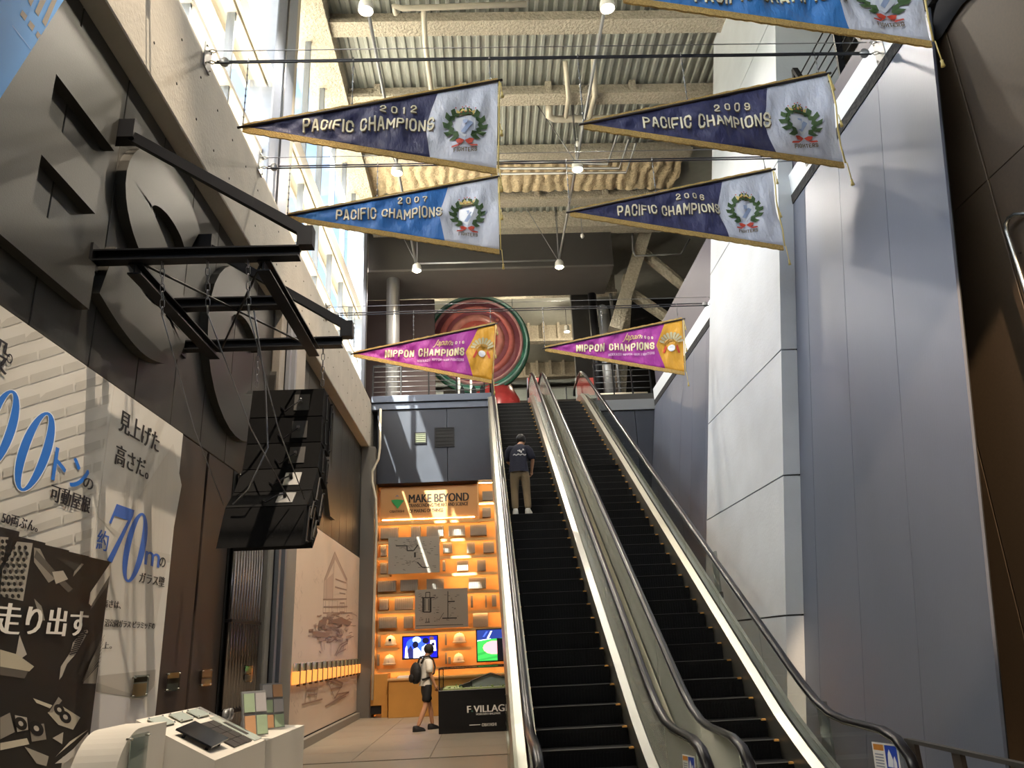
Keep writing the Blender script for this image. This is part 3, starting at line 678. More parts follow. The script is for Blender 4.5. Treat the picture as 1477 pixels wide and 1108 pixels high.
for k in range(22):
    y0 = 430+31*k
    for sgm in range(5):
        xa = -60+sgm*48+((k*17) % 30); xb = xa+44; f = lambda x: y0-0.30*x
        pl_ = [(xa, f(xa)), (xb, f(xb)), (xb+1, f(xb)+12), (xa, f(xa)+13)]
        if sgm == (k % 3): pl_ = [(xa-5, f(xa)+9), (xa+5, f(xa)), (xb, f(xb)), (xb+1, f(xb)+12), (xa, f(xa)+13)]
        c_ = inside(pl_)
        if len(c_) > 2: P.poly(c_, 'c3c0b8')
BLU = '1f74d8'
P.text('段', (-32, 520), (-30, 468), (8, 537), '1b1720', 0.02); P.ell((12.5, 517.5), (4.4, 1.2), (0.5, -7), '1b1720', (3.0, 0.8), (0.3, -5))
for c in ((48.8, 651.6), (-2.5, 620)): P.ell(c, (24, 4.5), (19, -58), 'e8f0f8', (8.3, 1.5), (17.5, -52)); P.ell(c, (22.5, 4), (18.5, -57), BLU, (9.5, 2), (17.8, -53))
P.text('トン', (73, 692), (80, 645), (124, 700), BLU, 0.02); P.text('の', (118, 703), (120, 687), (132, 708), '1b1720', 0.03)
P.text('可動屋根', (70, 722), (73, 697), (127, 742), '1b1720', 0.012); P.text('50両ぶん。', (0, 755), (1, 738), (52, 767), '1b1720', 0.008)
P.build(rp)
# black and white machinery photograph
ph = thing('machinery_poster', 'black and white photo poster of roof machinery with white lettering', 'poster', (XW, 5.2, 0))
q = MB()
for (xa, xb, zt, zb) in ((3.43, 5.80, 2.51, 0.45), (5.80, 6.16, 2.475, 0.68), (6.16, 6.52, 2.46, 0.75), (6.52, 6.86, 2.45, 0.80), (6.86, 7.27, 2.445, 0.88)):
    q.box(-3.422, -3.415, xa, xb, zb, zt)
obj('board', q, mat('photo_black', '1c1a18', 0.45), ph)
P = Print(-3.4135); S = lambda L: [(x*200/571, 720+y*388/1108) for x, y in L]
G1, G2, G3, G4 = 'b9b2a6', '8f897e', '5c5750', '3a3733'
for L, c in (([(70,175),(135,182),(95,420),(0,400),(10,290)], 'a8a398'), ([(0,155),(35,158),(10,260),(0,280)], 'a8a398'), ([(140,200),(165,205),(225,330),(200,345),(140,260)], G2), ([(150,210),(230,300),(300,370),(280,385),(140,240)], G3), ([(215,300),(260,295),(280,330),(230,350)], G1), ([(230,240),(330,270),(310,300)], G4), ([(335,265),(345,268),(300,320),(305,300)], G2),
             ([(455,262),(462,300),(375,440),(365,430),(372,385)], 'c4beb2'), ([(460,300),(440,360),(370,460),(380,430)], G3), ([(140,410),(170,440),(185,500),(165,500)], G2), ([(80,560),(110,640),(90,655),(65,640)], G1), ([(0,620),(70,640),(140,690),(120,710),(0,690)], 'bdb59f'), ([(0,690),(115,710),(100,740),(0,725)], G3),
             ([(300,590),(345,540),(358,555),(310,640),(275,680),(255,730),(243,745),(250,690),(290,630)], 'b4aea2'), ([(440,510),(425,560),(330,730),(318,720),(360,620)], G4), ([(430,540),(440,600),(350,760),(338,750)], G3), ([(400,690),(395,760),(340,760)], G2),
             ([(135,820),(215,850),(205,862),(150,840)], 'cfc7b2'), ([(195,880),(250,850),(330,900),(300,950),(240,930)], 'b9b2a0'), ([(200,880),(240,815),(255,830),(215,880)], G2), ([(0,900),(40,880),(60,960),(0,990)], G2), ([(60,890),(110,900),(115,950),(70,960)], G1), ([(0,1005),(110,985),(120,1010),(0,1035)], 'c9c1ad'), ([(120,935),(180,925),(190,990),(130,1000)], G2), ([(100,1020),(200,1060),(190,1100),(150,1090)], 'a39d90'), ([(215,985),(260,960),(255,1010),(240,1000)], G1), ([(285,1000),(330,970),(362,950),(240,1050),(225,1065)], 'd6cfbe'), ([(270,1085),(330,1040),(365,1010),(362,960),(300,1030),(225,1090)], 'c7c3bb')):
    P.poly(clip(S(L), (160.3, 815), (127.2, 1075)), c)
for c, r, ri in (((243, 868), 22, 9), ((268, 898), 24, 10), ((84, 925), 26, 10), ((148, 945), 30, 11), ((352, 544), 15, 9)):
    P.ell(S([c])[0], (r*.35, r*.1), (0, -r*.35), '0e0d0c'); P.ell(S([c])[0], (ri*.35, ri*.1), (0, -ri*.35), G1)
for k in range(11):
    x = 300+k*4.2; y = 640-k*9.5; P.line(S([(x-16, y), (x+16, y-10)]), 0.012, '24211f')
for k in range(9):
    for j in range(4): P.ell(S([(30+j*24-k*4+((k % 2)*10), 200+k*25)])[0], (2.6, .6), (0.2, -3.2), '1c1a18', n=8)
for k in range(5):
    for j in range(2): P.ell(S([(4+j*18, 175+k*24)])[0], (2.6, .6), (0.2, -3.2), '1c1a18', n=8)
for k in range(8): P.line(S([(425-k*3, 560+k*18), (360-k*3, 690+k*9)]), 0.006, G2)
P.text('走り出す', (-14, 915), (-12, 868), (121, 918), 'ece8e0', 0.010)
P.build(ph)
# white poster with the blue 70 m
gp = thing('lettered_poster', 'white poster with slanted blue figure 70 and black lettering', 'poster', (XW, 7.8, 0))
q = MB(); q.box(-3.438, -3.425, 6.925, 8.64, 0, 4.03); obj('board', q, M_post, gp)
P = Print(-3.4235)
for L, c in (([(250,640),(262,700),(225,900),(160,900),(150,800),(185,740)], 'cfcbc3'), ([(140,745),(200,790),(245,800),(245,812),(195,805)], 'c6c2b9'), ([(142,975),(225,966),(222,990),(207,1008),(140,990)], 'bcb7ad'), ([(140,985),(195,1003),(207,1008),(138,998)], 'a9a49a'), ([(136,1000),(205,1010),(214,1040),(205,1108),(124,1108)], 'd2d0d0')): P.poly(L, c)
for k in range(10): P.line([(180+k*7, 700-k*6), (172+k*6, 900)], 0.004, 'c2beb5')
BL2 = '3f6cc8'
P.text('見上げた', (171, 621), (177, 591), (228, 653), '1d1a1c', 0.012); P.text('高さだ。', (165, 669), (168, 639), (213, 691), '1d1a1c', 0.012)
P.text('約', (138, 792), (142, 763), (154, 797), BL2, 0.02)
P.poly([(168,727),(193.5,736),(192,744),(161,812),(154,808),(184,751),(165,744),(160,756),(157,754)], BL2)
P.ell((194.5, 790), (14.5, 4.6), (11, -50), BL2, (6.2, 2.2), (10.3, -46.5))
P.text('m', (208, 814), (213, 795), (229, 818), BL2, 0.02); P.text('の', (229, 817), (231, 803), (237.5, 820), '2a2624', 0.03)
P.text('ガラス壁', (200, 840), (202, 825), (236, 849), '2a2624', 0.012); P.text('高さは、', (147, 876), (150, 864), (173, 881), '2a2624', 0.012)
P.text('沼公園ガラス ピラミッドの', (150, 904), (152, 893), (222, 911), '2a2624', 0.004); P.text('上。', (147, 936), (148, 926), (160, 938), '2a2624', 0.015)
P.build(gp)
# big blue hanging banner at the upper corner
bl = thing('blue_banner', 'bright blue slanted banner with taupe blocks hanging in front of wall', 'banner', (-3.31, 4.7, 5.5))
q = MB(); pts = [(88.5, 0), (0, 136), (-60, 228), (-420, 120), (-160, -200), (130, -64)]
q.prism([(-3.32, *onX(u, v, -3.32).yz) for u, v in pts], (0.02, 0, 0)); obj('sheet', q, mat('banner_blue', '4f9be8', 0.6), bl)
P = Print(-3.298); T = lambda L: [(x/7.9125, y/7.914) for x, y in L]
for L in ([(255,112),(312,180),(285,238),(228,165)], [(345,232),(398,298),(370,357),(316,285)], [(430,352),(468,402),(432,445),(405,402)], [(318,0),(385,0),(352,76)], [(455,0),(528,0),(438,188),(398,130)], [(590,0),(650,0),(520,305),(480,245)]): P.poly(T(L), '857a6c')
P.line(T([(140, 290), (350, 560)]), 0.008, '7fb8f2')
P.build(bl)
# ------------------------------------------------------------------ acrylic plaques on the wall
M_acr = glass_mat('acrylic', (0.82, 0.86, 0.85), 0.25, 0.05)
def plaque(px, lab, cols, X=-3.40):
    p0, p1 = onX(px[0], (px[1]+px[3])/2, X), onX(px[2], (px[1]+px[3])/2, X); z0 = onX((px[0]+px[2])/2, px[3], X).z; z1 = onX((px[0]+px[2])/2, px[1], X).z
    t = thing('acrylic_plaque', lab, 'plaque', (X, (p0.y+p1.y)/2, z0), 'acrylic plaques on the left wall')
    q = MB(); q.box(X, X+0.008, p0.y, p1.y, z0, z1); obj('plate', q, M_acr, t)
    q = MB()
    for f0, f1, c in cols: q.box(X-0.006, X-0.002, p0.y+0.02, p1.y-0.02, z0+(z1-z0)*f0, z0+(z1-z0)*f1, c)
    obj('printed_card', q, attr_mat('plaque_card', 0.4), t)
    for y in (p0.y+0.02, p1.y-0.02):
        for z in (z0+0.02, z1-0.02): q = MB(); q.cyl((min(X-0.025, XW+0.015) if X < -3.35 else X-0.008, y, z), (X+0.014, y, z), 0.008, 8); obj('standoff', q, M_steel, t)
plaque((192,974,213,1006), 'clear plaque with amber card fixed on the white poster', [(.05,.62,'dfb080'),(.68,.92,'5a4632')])
plaque((241,969,259,997), 'clear plaque with bright curved picture on first brown panel', [(.05,.4,'6f6a62'),(.45,.66,'3c3128'),(.66,.95,'e2a862')])
plaque((291,965,305,990), 'small grey text plaque on second brown panel', [(.08,.45,'8f8c86'),(.55,.92,'7a7772')])
plaque((353,961,364,984), 'small grey text plaque in front of steel pipes', [(.08,.45,'8f8c86'),(.55,.92,'7a7772')], -3.33)
# ================================================================== MURAL WITH SKETCHES
mu = thing('mural_panel', 'long pale mural with sepia sketch of a pointed house on rocks', 'mural', (-3.42, 17.6, 0.16))
q = MB(); q.bevbox(-3.438, -3.425, 13.74, 21.44, 0.17, 4.03, 0.006); obj('board', q, mat('mural_paper', 'd8c6b4', 0.5, noise=0.03, nscale=1), mu)
P = Print(-3.4235); MU = lambda L: [(400+x/3.4625, 740+y/3.4625) for x, y in L]
SE, SE2 = '9a7f70', 'b39c8c'
P.poly(MU([(287,195),(290,230),(247,330),(232,345),(236,325)]), SE2); P.poly(MU([(287,195),(350,330),(345,345),(290,235)]), SE2)
P.poly(MU([(233,345),(280,300),(278,430),(233,430)]), 'c4ad9d')
for L in ([(287,195),(234,335),(228,500)], [(287,195),(348,338),(344,500)], [(284,240),(272,500)], [(228,432),(345,430)], [(232,470),(350,468)], [(228,500),(375,500)], [(246,330),(246,430)], [(258,440),(258,500)], [(300,440),(300,498)], [(312,450),(335,450),(335,495),(312,495),(312,450)], [(290,330),(345,350)], [(288,370),(346,385)], [(310,400),(340,405)], [(322,450),(322,495)], [(318,470),(335,470)], [(240,440),(240,498)]): P.line(MU(L), 0.03, SE)
random.seed(11)
for k in range(150):
    x = random.gauss(270, 50); y = random.uniform(500, 640); w = random.uniform(8, 34); a = random.uniform(-.6, .6)
    if abs(x-270) > 115: continue
    P.line(MU([(x-w/2, y-a*w/2), (x, y+random.uniform(-5, 5)), (x+w/2, y+a*w/2)]), random.choice([0.02, 0.03, 0.06]), random.choice([SE, SE2, '86695a']))
for L in ([(205,540),(250,515),(240,560),(200,575)], [(265,545),(315,520),(370,545),(360,560),(300,555)], [(170,590),(260,600),(250,625),(185,615)]): P.poly(MU(L), '8d7263')
for L in ([(283,715),(310,660),(345,640)], [(290,715),(318,668),(348,650)], [(350,640),(345,690)], [(300,700),(340,680)], [(265,640),(265,715)], [(215,640),(222,690)], [(230,650),(233,685)], [(205,690),(215,700)], [(310,690),(320,665)], [(325,685),(332,655)]): P.line(MU(L), 0.03, SE)
for L in ([(135,860),(145,895),(133,955)], [(145,885),(200,878),(190,930)], [(118,958),(222,930)], [(150,910),(195,905)], [(165,885),(160,940)], [(180,880),(185,935)], [(245,835),(283,925),(318,865),(245,835)], [(245,835),(260,825),(325,850),(318,865)], [(283,925),(300,905),(355,895),(330,910),(235,968)], [(250,960),(340,915)], [(262,880),(320,870)]): P.line(MU(L), 0.03, SE)
for k in range(60):
    x = random.choice([random.uniform(60, 120), random.uniform(365, 445)]); y = random.uniform(230, 700); P.line(MU([(x, y), (x+random.uniform(-6, 6), y+14), (x+random.uniform(-6, 6), y+34)]), 0.012, 'b7a596')
for k in range(36): x = random.uniform(175, 225); y = random.uniform(260, 350); P.line(MU([(x, y), (x+2, y+9)]), 0.018, 'c2b1a3')
for k in range(24): x = random.uniform(60, 100); y = random.uniform(840, 1000); P.line(MU([(x, y), (x+random.uniform(-8, 8), y+18)]), 0.012, 'b7a596')
P.build(mu)
# row of sample strips on the mural; shelf reflection put in as amber glow
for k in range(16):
    y = 14.25+0.495*k; t = thing('sample_strip', 'small sample under glass tab with amber glow imitating shelf reflection on the mural', 'sample', (-3.38, y, 1.10), 'row of samples on the mural')
    q = MB(); q.bevbox(-3.396, -3.345, y, y+0.36, 1.10, 1.31, 0.006); obj('reflection_block', q, mat('sample_shelf_reflection', 'ffb45e', 0.5, emit=0.5, emitcol='ffa24a'), t)
    q = MB(); q.box(-3.396, -3.34, y+0.37, y+0.42, 1.06, 1.44); obj('divider', q, mat('sample_divider', '4a4236', 0.5), t)
    q = MB(); q.box(-3.380, -3.370, y, y+0.36, 1.32, 1.45); obj('glass_tab', q, mat('green_tab', '9aa386', 0.2, spec=0.8), t)
# ================================================================== BLACK STEEL FRAME
ZF = 5.02
fr = thing('speaker_frame', 'black steel cantilever frame on the left wall carrying the speakers', 'frame', (XW, 7.3, ZF))
def fpart(nm, f): q = MB(); f(q); return obj(nm, q, M_black, fr)
XE = -1.60
fpart('cross_beam', lambda q: q.ibeam((-3.42, 6.27, ZF), (XE, 6.27, ZF), 0.12, 0.11, 0.015))
fpart('cross_beam', lambda q: q.ibeam((-3.1, 7.30, ZF), (-1.92, 7.30, ZF), 0.12, 0.11, 0.015))
fpart('cross_beam', lambda q: q.ibeam((-3.42, 8.42, ZF), (XE, 8.42, ZF), 0.12, 0.11, 0.015))
fpart('long_beam', lambda q: q.ibeam((-3.06, 6.27, ZF-0.115), (-3.06, 8.42, ZF-0.115), 0.12, 0.11, 0.015))
fpart('long_beam', lambda q: q.ibeam((-1.92, 6.27, ZF-0.115), (-1.92, 8.42, ZF-0.115), 0.12, 0.11, 0.015))
for y in (6.27, 8.42):
    zt = 6.36
    fpart('wall_bracket', lambda q: q.box(-3.439, -3.20, y-0.075, y+0.075, zt-0.10, zt+0.10))
    fpart('tie_beam', lambda q: q.bar((-3.36, y, zt+0.02), (XE+0.07, y, ZF+0.19), 0.08, 0.095))
    fpart('end_post', lambda q: q.box(XE-0.02, XE+0.17-0.05, y-0.06, y+0.06, ZF+0.055, ZF+0.25))
    fpart('wall_plate', lambda q: q.box(-3.439, -3.415, y-0.07, y+0.07, ZF-0.12, ZF+0.12))
fpart('diagonal_rod', lambda q: q.cyl((-3.0, 6.3, ZF-0.06), (-1.95, 8.4, ZF-0.06), 0.012, 6)); fpart('diagonal_rod', lambda q: q.cyl((-1.95, 6.3, ZF-0.085), (-3.0, 8.4, ZF-0.085), 0.012, 6))
# ================================================================== LINE ARRAY
WS = 0.81; XC0 = -2.20
la = thing('line_array', 'curved stack of black loudspeaker cabinets hanging from steel frame', 'loudspeaker', (-2.2, 8.2, 2.5))
M_cab = mat('black_speaker_paint', '0b0b0c', 0.75, spec=0.12, noise=0.1, nscale=30, bump=0.05, bscale=150)
rear = [(8.43, 4.46), (8.37, 4.11), (8.34, 3.80), (8.25, 3.49), (8.03, 3.20), (7.80, 3.00), (7.62, 2.57)]
x0, x1 = -2.60, -1.79
for i in range(6):
    (ya, za), (yb, zb) = rear[i], rear[i+1]; d = Vector((0, yb-ya, zb-za)).normalized(); n = Vector((0, -d.z, d.y))   # n points to the front, away from viewer
    if i == 5:
        A = Vector((0, ya, za)); B = Vector((0, yb, zb)); n = Vector((0, 0.98, 0.20)); dep = 0.5
    else: A = Vector((0, ya, za)); B = Vector((0, yb, zb)); dep = 0.52
    if n.y < 0: n = -n
    g = d*0.006; q = MB(); sk = 0.06
    F = [A+g, B-g, B-g+n*dep, A+g+n*dep]
    q.hexa([(x0, F[0].y, F[0].z), (x1, F[0].y, F[0].z), (x1, F[1].y, F[1].z), (x0, F[1].y, F[1].z), (x0-0.0, F[3].y, F[3].z), (x1, F[3].y, F[3].z), (x1, F[2].y, F[2].z), (x0, F[2].y, F[2].z)])
    cb = obj('cabinet', q, M_cab, la)
    c = (A+B)/2; h = (B-A).length
    if i < 5:
        q = MB(); q.obox((x1-0.24, c.y-n.y*0.004, c.z-n.z*0.004), (0.085, 0, 0), n*0.006, d*min(0.10, h*0.34)); obj('connector_plate', q, M_dgrey if i < 3 else M_gpipe, cb)
        q = MB(); p = Vector((x1-0.25, c.y, c.z)); q.cyl(p, p-n*0.05+Vector((0, 0, 0.02)), 0.018, 8); obj('connector', q, M_black if i > 2 else M_wire, cb)
        q = MB(); q.tube([p-n*0.05, p-n*0.07+d*0.06+Vector((-0.06, 0, 0)), p-n*0.03+d*0.12+Vector((-0.16, 0, 0)), p-n*0.01+d*0.05+Vector((-0.22, 0, 0))], 0.009, 6); obj('lead', q, M_rubber, cb)
    for f in (0.25, 0.7):
        e = A+n*(dep*f)+d*0.03; e2 = A+n*(dep*f+0.05)+d*(h-0.03); q = MB(); q.bar((x1+0.01, e.y, e.z), (x1+0.01, e2.y, e2.z), 0.03, 0.012, up=(1, 0, 0)); obj('rigging_link', q, M_black, cb)
        q = MB(); q.ball((x1+0.02, e.y, e.z), 0.014, 6); q.ball((x1+0.02, e2.y, e2.z), 0.014, 6); obj('pin', q, M_black, cb)
def chain(lab, p0, p1, r=0.010, m=M_wire):
    p0, p1 = Vector(p0), Vector(p1); d = p1-p0; L = d.length; n = max(3, int(L/0.07)); q = MB(); dn = d/n; s1 = d.normalized().cross(Vector((0, 1, 0.1))).normalized(); s2 = d.normalized().cross(s1)
    for i in range(n):
        c = p0+dn*(i+0.5); s_ = s1 if i % 2 else s2; e = dn*0.62; q.tube([c-e, c-e*0.6+s_*0.018, c+e*0.6+s_*0.018, c+e, c+e*0.6-s_*0.018, c-e*0.6-s_*0.018, c-e], r*0.5, 5)
    return tag(obj('hanging_chain', q, m), lab, 'chain', 'speaker chains')
def wire(lab, pts, r=0.006, m=M_wire, grp='speaker wires'):
    q = MB(); q.tube(pts, r, 6); return tag(obj('hanging_wire', q, m), lab, 'wire', grp)
chain('steel chain at the top right corner of the speaker stack', (-1.82, 8.42, ZF-0.06), (-1.82, 8.46, 4.50))
chain('steel chain at the top left corner of the speaker stack', (-2.57, 8.42, ZF-0.06), (-2.57, 8.46, 4.50))
for X, lab, xe, ye, ze in ((-2.82, 'thin wire from first beam to bottom left of speakers', -2.6, 7.78, 3.0), (-2.42, 'crossing wire from first beam to the lowest cabinet', -1.95, 7.8, 3.02), (-2.06, 'thin wire from first beam down to bottom right cabinet', -1.80, 7.78, 3.03)):
    chain('short steel chain hanging from the front beam of the frame', (X, 6.27, ZF-0.05), (X+0.02, 6.34, ZF-0.55), 0.009); wire(lab, [(X+0.02, 6.34, ZF-0.55), ((X+xe)/2, 7.1, 3.62), (xe, ye-0.04, ze+0.02)])
wire('looped cable draped down behind the speaker stack', [(-2.3, 7.30, ZF-0.08), (-2.28, 7.8, 4.3), (-2.2, 7.75, 3.6), (-2.35, 7.68, 3.15), (-2.5, 7.72, 3.02)], 0.009)
# ================================================================== DISPLAY DESKS AND DRUM
M_desk = mat('white_desk', 'd9d3c8', 0.45)
xb_, xf_, zb_, zf_ = -2.44, -1.88, 1.19, 0.91
dk = thing('display_desk', 'white desk with sloping top holding dark sample tiles', 'desk', (-2.16, 6.5, 0))
q = MB(); q.prism([(xb_, 5.83, 0), (xf_, 5.83, 0), (xf_, 5.83, zf_), (xb_, 5.83, zb_)], (0, 1.26, 0)); obj('body', q, M_desk, dk)
dk2 = thing('display_desk', 'lower white desk with brochure stands beside the sloping desk', 'desk', (-2.16, 7.9, 0))
q = MB(); q.prism([(xb_, 7.10, 0), (xf_, 7.10, 0), (xf_, 7.10, 0.90), (xb_, 7.10, 0.93)], (0, 1.42, 0)); obj('body', q, M_desk, dk2)
def dkp(f, y, up=0.0):
    """point on the sloping top: f from back to front edge"""
    n = Vector((0.28, 0, 0.56)).normalized(); return Vector((xb_+(xf_-xb_)*f, y, zb_+(zf_-zb_)*f))+n*up
def slab(name, f0, f1, y0, y1, h0, h1, m, par=None):
    q = MB(); q.hexa([dkp(f0, y0, h0), dkp(f1, y0, h0), dkp(f1, y1, h0), dkp(f0, y1, h0), dkp(f0, y0, h1), dkp(f1, y0, h1), dkp(f1, y1, h1), dkp(f0, y1, h1)])
    return obj(name, q, m, par)
M_clr = mat('pale_glass_plate', 'b9c4bd', 0.12, spec=0.8); M_tile = mat('charcoal_tile', '2e2926', 0.5, noise=0.15, nscale=40)
for k, (y0, lab) in enumerate(((5.92, 'pale glass label plate at the near end of sloping desk'), (6.30, 'glass label plate with amber picture on sloping desk'), (6.66, 'pale glass label plate at the far end of sloping desk'))):
    t = thing('label_plate', lab, 'plate', tuple(dkp(0.12, y0+0.12)), 'label plates on the sloping desk'); slab('plate', 0.06, 0.24, y0, y0+0.26, 0.012, 0.018, M_clr, t)
    slab('card', 0.09, 0.21, y0+0.04, y0+0.22, 0.001, 0.006, mat('amber_card', 'c9a060', 0.4) if k == 1 else mat('grey_card', 'a9b0a8', 0.5), t)
    for f in (0.07, 0.23):
        for y in (y0+0.01, y0+0.25): q = MB(); q.cyl(dkp(f, y, 0), dkp(f, y, 0.026), 0.006, 6); obj('standoff', q, M_steel, t)
for i in range(4):
    for j in range(3):
        o = slab('sample_tile', 0.36+0.145*i, 0.36+0.145*i+0.135, 6.36+0.155*j, 6.36+0.155*j+0.145, 0.001, 0.012, M_tile); tag(o, 'flat charcoal sample tile in the block on the sloping desk', 'tile', 'charcoal tiles on the sloping desk')
t = thing('tilted_tile', 'large glossy black tile propped up on the sloping desk', 'tile', tuple(dkp(0.5, 6.1)))
q = MB(); q.hexa([dkp(0.40, 5.93, 0.03), dkp(0.86, 5.93, 0.03), dkp(0.86, 6.26, 0.055), dkp(0.40, 6.26, 0.055), dkp(0.40, 5.93, 0.042), dkp(0.86, 5.93, 0.042), dkp(0.86, 6.26, 0.067), dkp(0.40, 6.26, 0.067)]); obj('slab', q, mat('gloss_black_tile', '15171c', 0.12), t)
for f, y in ((0.5, 5.97), (0.8, 5.97), (0.5, 6.22), (0.8, 6.22)): q = MB(); q.cyl(dkp(f, y, 0), dkp(f, y, 0.033+0.018*(y > 6.1)), 0.012, 8); obj('foot', q, M_black, t)
t = thing('glass_plate', 'long greenish glass plate with dark strip on the sloping desk', 'plate', tuple(dkp(0.5, 7.0))); slab('plate', 0.28, 0.95, 6.86, 7.06, 0.001, 0.008, M_clr, t); slab('dark_strip', 0.45, 0.8, 6.90, 6.97, 0.009, 0.011, M_tile, t)
# folded brochure stands
def stand(y, x, h, lab, n):
    t = thing('brochure_stand', lab, 'stand', (x, y, 0.92), 'brochure stands on the lower desk')
    q = MB(); q.hexa([(x-0.03, y, 0.92), (x, y, 0.92), (x, y+0.22, 0.92), (x-0.03, y+0.22, 0.92), (x-0.14, y, 0.92+h), (x-0.11, y, 0.92+h), (x-0.11, y+0.22, 0.92+h), (x-0.14, y+0.22, 0.92+h)]); obj('board', q, M_gpipe, t)
    for k in range(n):
        for c in range(2):
            f0, f1 = (k+0.06)/n, (k+0.90)/n; q = MB(); o_ = lambda f, d: x-0.11*f+0.004+d
            ya, yb = y+0.01+0.105*c, y+0.105+0.105*c
            q.hexa([(o_(f0, 0), ya, .92+h*f0), (o_(f0, .012), ya, .92+h*f0), (o_(f0, .012), yb, .92+h*f0), (o_(f0, 0), yb, .92+h*f0), (o_(f1, 0), ya, .92+h*f1), (o_(f1, .012), ya, .92+h*f1), (o_(f1, .012), yb, .92+h*f1), (o_(f1, 0), yb, .92+h*f1)])
            obj('leaflet', q, mat('leaflet_%d' % ((k+c) % 3), ('c99a72', 'a3b596', 'b4afae')[(k+c) % 3], 0.3), t)
    q = MB(); q.bar((x-0.12, y+0.11, 0.92+h*0.9), (x-0.28, y+0.11, 0.925), 0.10, 0.008, up=(1, 0, 0)); obj('prop', q, M_gpipe, t)
    t.rotation_euler.z = math.radians(-52)
stand(7.32, -2.13, 0.36, 'leaning stand of four coloured leaflets on the lower desk', 2)
stand(7.98, -2.15, 0.40, 'taller stand of amber leaflets at the end of lower desk', 3)
t = thing('desk_bracket', 'folded grey metal sample with round rings on the lower desk', 'sample', (-2.3, 7.3, 0.93))
q = MB(); q.hexa([(-2.42, 7.14, .935), (-2.25, 7.14, .935), (-2.25, 7.30, .935), (-2.42, 7.30, .935), (-2.40, 7.16, 1.06), (-2.30, 7.16, 1.06), (-2.30, 7.28, 1.06), (-2.40, 7.28, 1.06)]); obj('block', q, M_gpipe, t)
for y in (7.34, 7.44): q = MB(); q.lathe([(0.035, -0.02), (0.05, -0.02), (0.05, 0.02), (0.035, 0.02), (0.035, -0.02)], (-2.3, y, 1.10), 'x', 14); obj('ring', q, M_gpipe, t)
q = MB(); q.bar((-2.34, 7.24, 1.02), (-2.3, 7.42, 1.09), 0.03, 0.05); obj('arm', q, M_gpipe, t)
# white drum standing on its side with a plaque
dr = thing('white_drum', 'white rounded drum display with clear plaque beside the desk', 'display', (-2.7, 5.35, 0))
prof = [(5.40+0.32*math.cos(a), 0.85+0.32*math.sin(a)) for a in [PI/2+PI/2*i/12 for i in range(13)]]
q = MB(); q.prism([(-2.22, y, z) for y, z in [(5.81, 0), (5.81, 1.17)]+prof+[(5.08, 0)]], (-0.27, 0, 0)); obj('body', q, M_desk, dr)
q = MB(); q.box(-2.20, -2.192, 5.22, 5.46, 0.86, 1.14); obj('plaque', q, M_acr, dr); q = MB(); q.box(-2.212, -2.206, 5.24, 5.44, 0.88, 1.12); obj('printed_card', q, mat('drum_card', 'c9cdc6', 0.3), dr)
for y in (5.21, 5.47):
    for z in (0.88, 1.12): q = MB(); q.cyl((-2.225, y, z), (-2.185, y, z), 0.007, 6); obj('standoff', q, M_steel, dr)
# ================================================================== MODEL CASE
YP = 16.4
pc = thing('model_plinth', 'black plinth with white lettering carrying the glass model case', 'plinth', (0.1, 17.0, 0))
q = MB(); q.bevbox(-1.02, 1.25, YP, YP+1.5, 0.012, 0.80, 0.008); obj('body', q, mat('plinth_black', '0f0f11', 0.35), pc)
def ptext(body, px, bold=0.004):
    a0, a1, c0, c1 = rectY(*px, YP-0.002)
    obj('lettering', text_mb(body, lambda x, y, k: (a0+(a1-a0)*x, YP-0.002-0.0005*k, c0+(c1-c0)*y), bold), mat('white_lettering', 'ece8e2', 0.5), pc, flip=False)
ptext('F VILLAGE', (674, 1017, 735, 1027), 0.006); ptext('HOKKAIDO BALLPARK', (687, 1028.2, 722, 1031), 0.002); ptext('OBAYASHI', (695, 1043, 716, 1047.5), 0.006)
q = MB(); a0, a1, c0, c1 = rectY(677, 1045.3, 693, 1046.3, YP-0.003); q.box(a0, a1, YP-0.004, YP-0.002, c0, c1); obj('rule', q, MATS['white_lettering'], pc)
q = MB(); a0, a1, c0, c1 = rectY(679.5, 1024, 682.5, 1027, YP-0.003); q.prism([(a0, YP-0.003, c0), (a1, YP-0.003, c0), ((a0+a1)/2, YP-0.003, c1)], (0, -0.003, 0)); obj('green_mark', q, mat('mark_green', '4a7a6a', 0.5), pc)
gc = thing('glass_case', 'clear glass case with dark frame over the stadium model', 'case', (0.1, 17.0, 0.8))
q = MB()
for (xa, xb, ya, yb) in ((-1.0, 1.23, YP+0.02, YP+0.026), (-1.0, 1.23, YP+1.47, YP+1.476), (-1.0, -0.994, YP+0.02, YP+1.47), (1.224, 1.23, YP+0.02, YP+1.47)): q.box(xa, xb, ya, yb, 0.80, 1.20)
q.box(-1.0, 1.23, YP+0.02, YP+1.476, 1.20, 1.206); obj('glass', q, M_glass, gc)
for x in (-1.0, 1.23):
    for y in (YP+0.02, YP+1.475): q = MB(); q.box(x-0.012, x+0.012, y-0.012, y+0.012, 0.80, 1.21); obj('corner_post', q, M_black, gc)
q = MB()
for y in (YP+0.02, YP+1.475): q.box(-1.0, 1.23, y-0.012, y+0.012, 1.195, 1.215)
for x in (-1.0, 1.23): q.box(x-0.012, x+0.012, YP+0.02, YP+1.475, 1.195, 1.215)
obj('top_frame', q, M_black, gc)
sm = thing('stadium_model', 'small stadium model with dark gabled roof on a green base', 'model', (0.1, 17.1, 0.8))
q = MB(); q.box(-0.93, 1.16, YP+0.08, YP+1.42, 0.80, 0.825); obj('base', q, mat('model_green', 'a3aa74', 0.8, noise=0.3, nscale=20), sm)
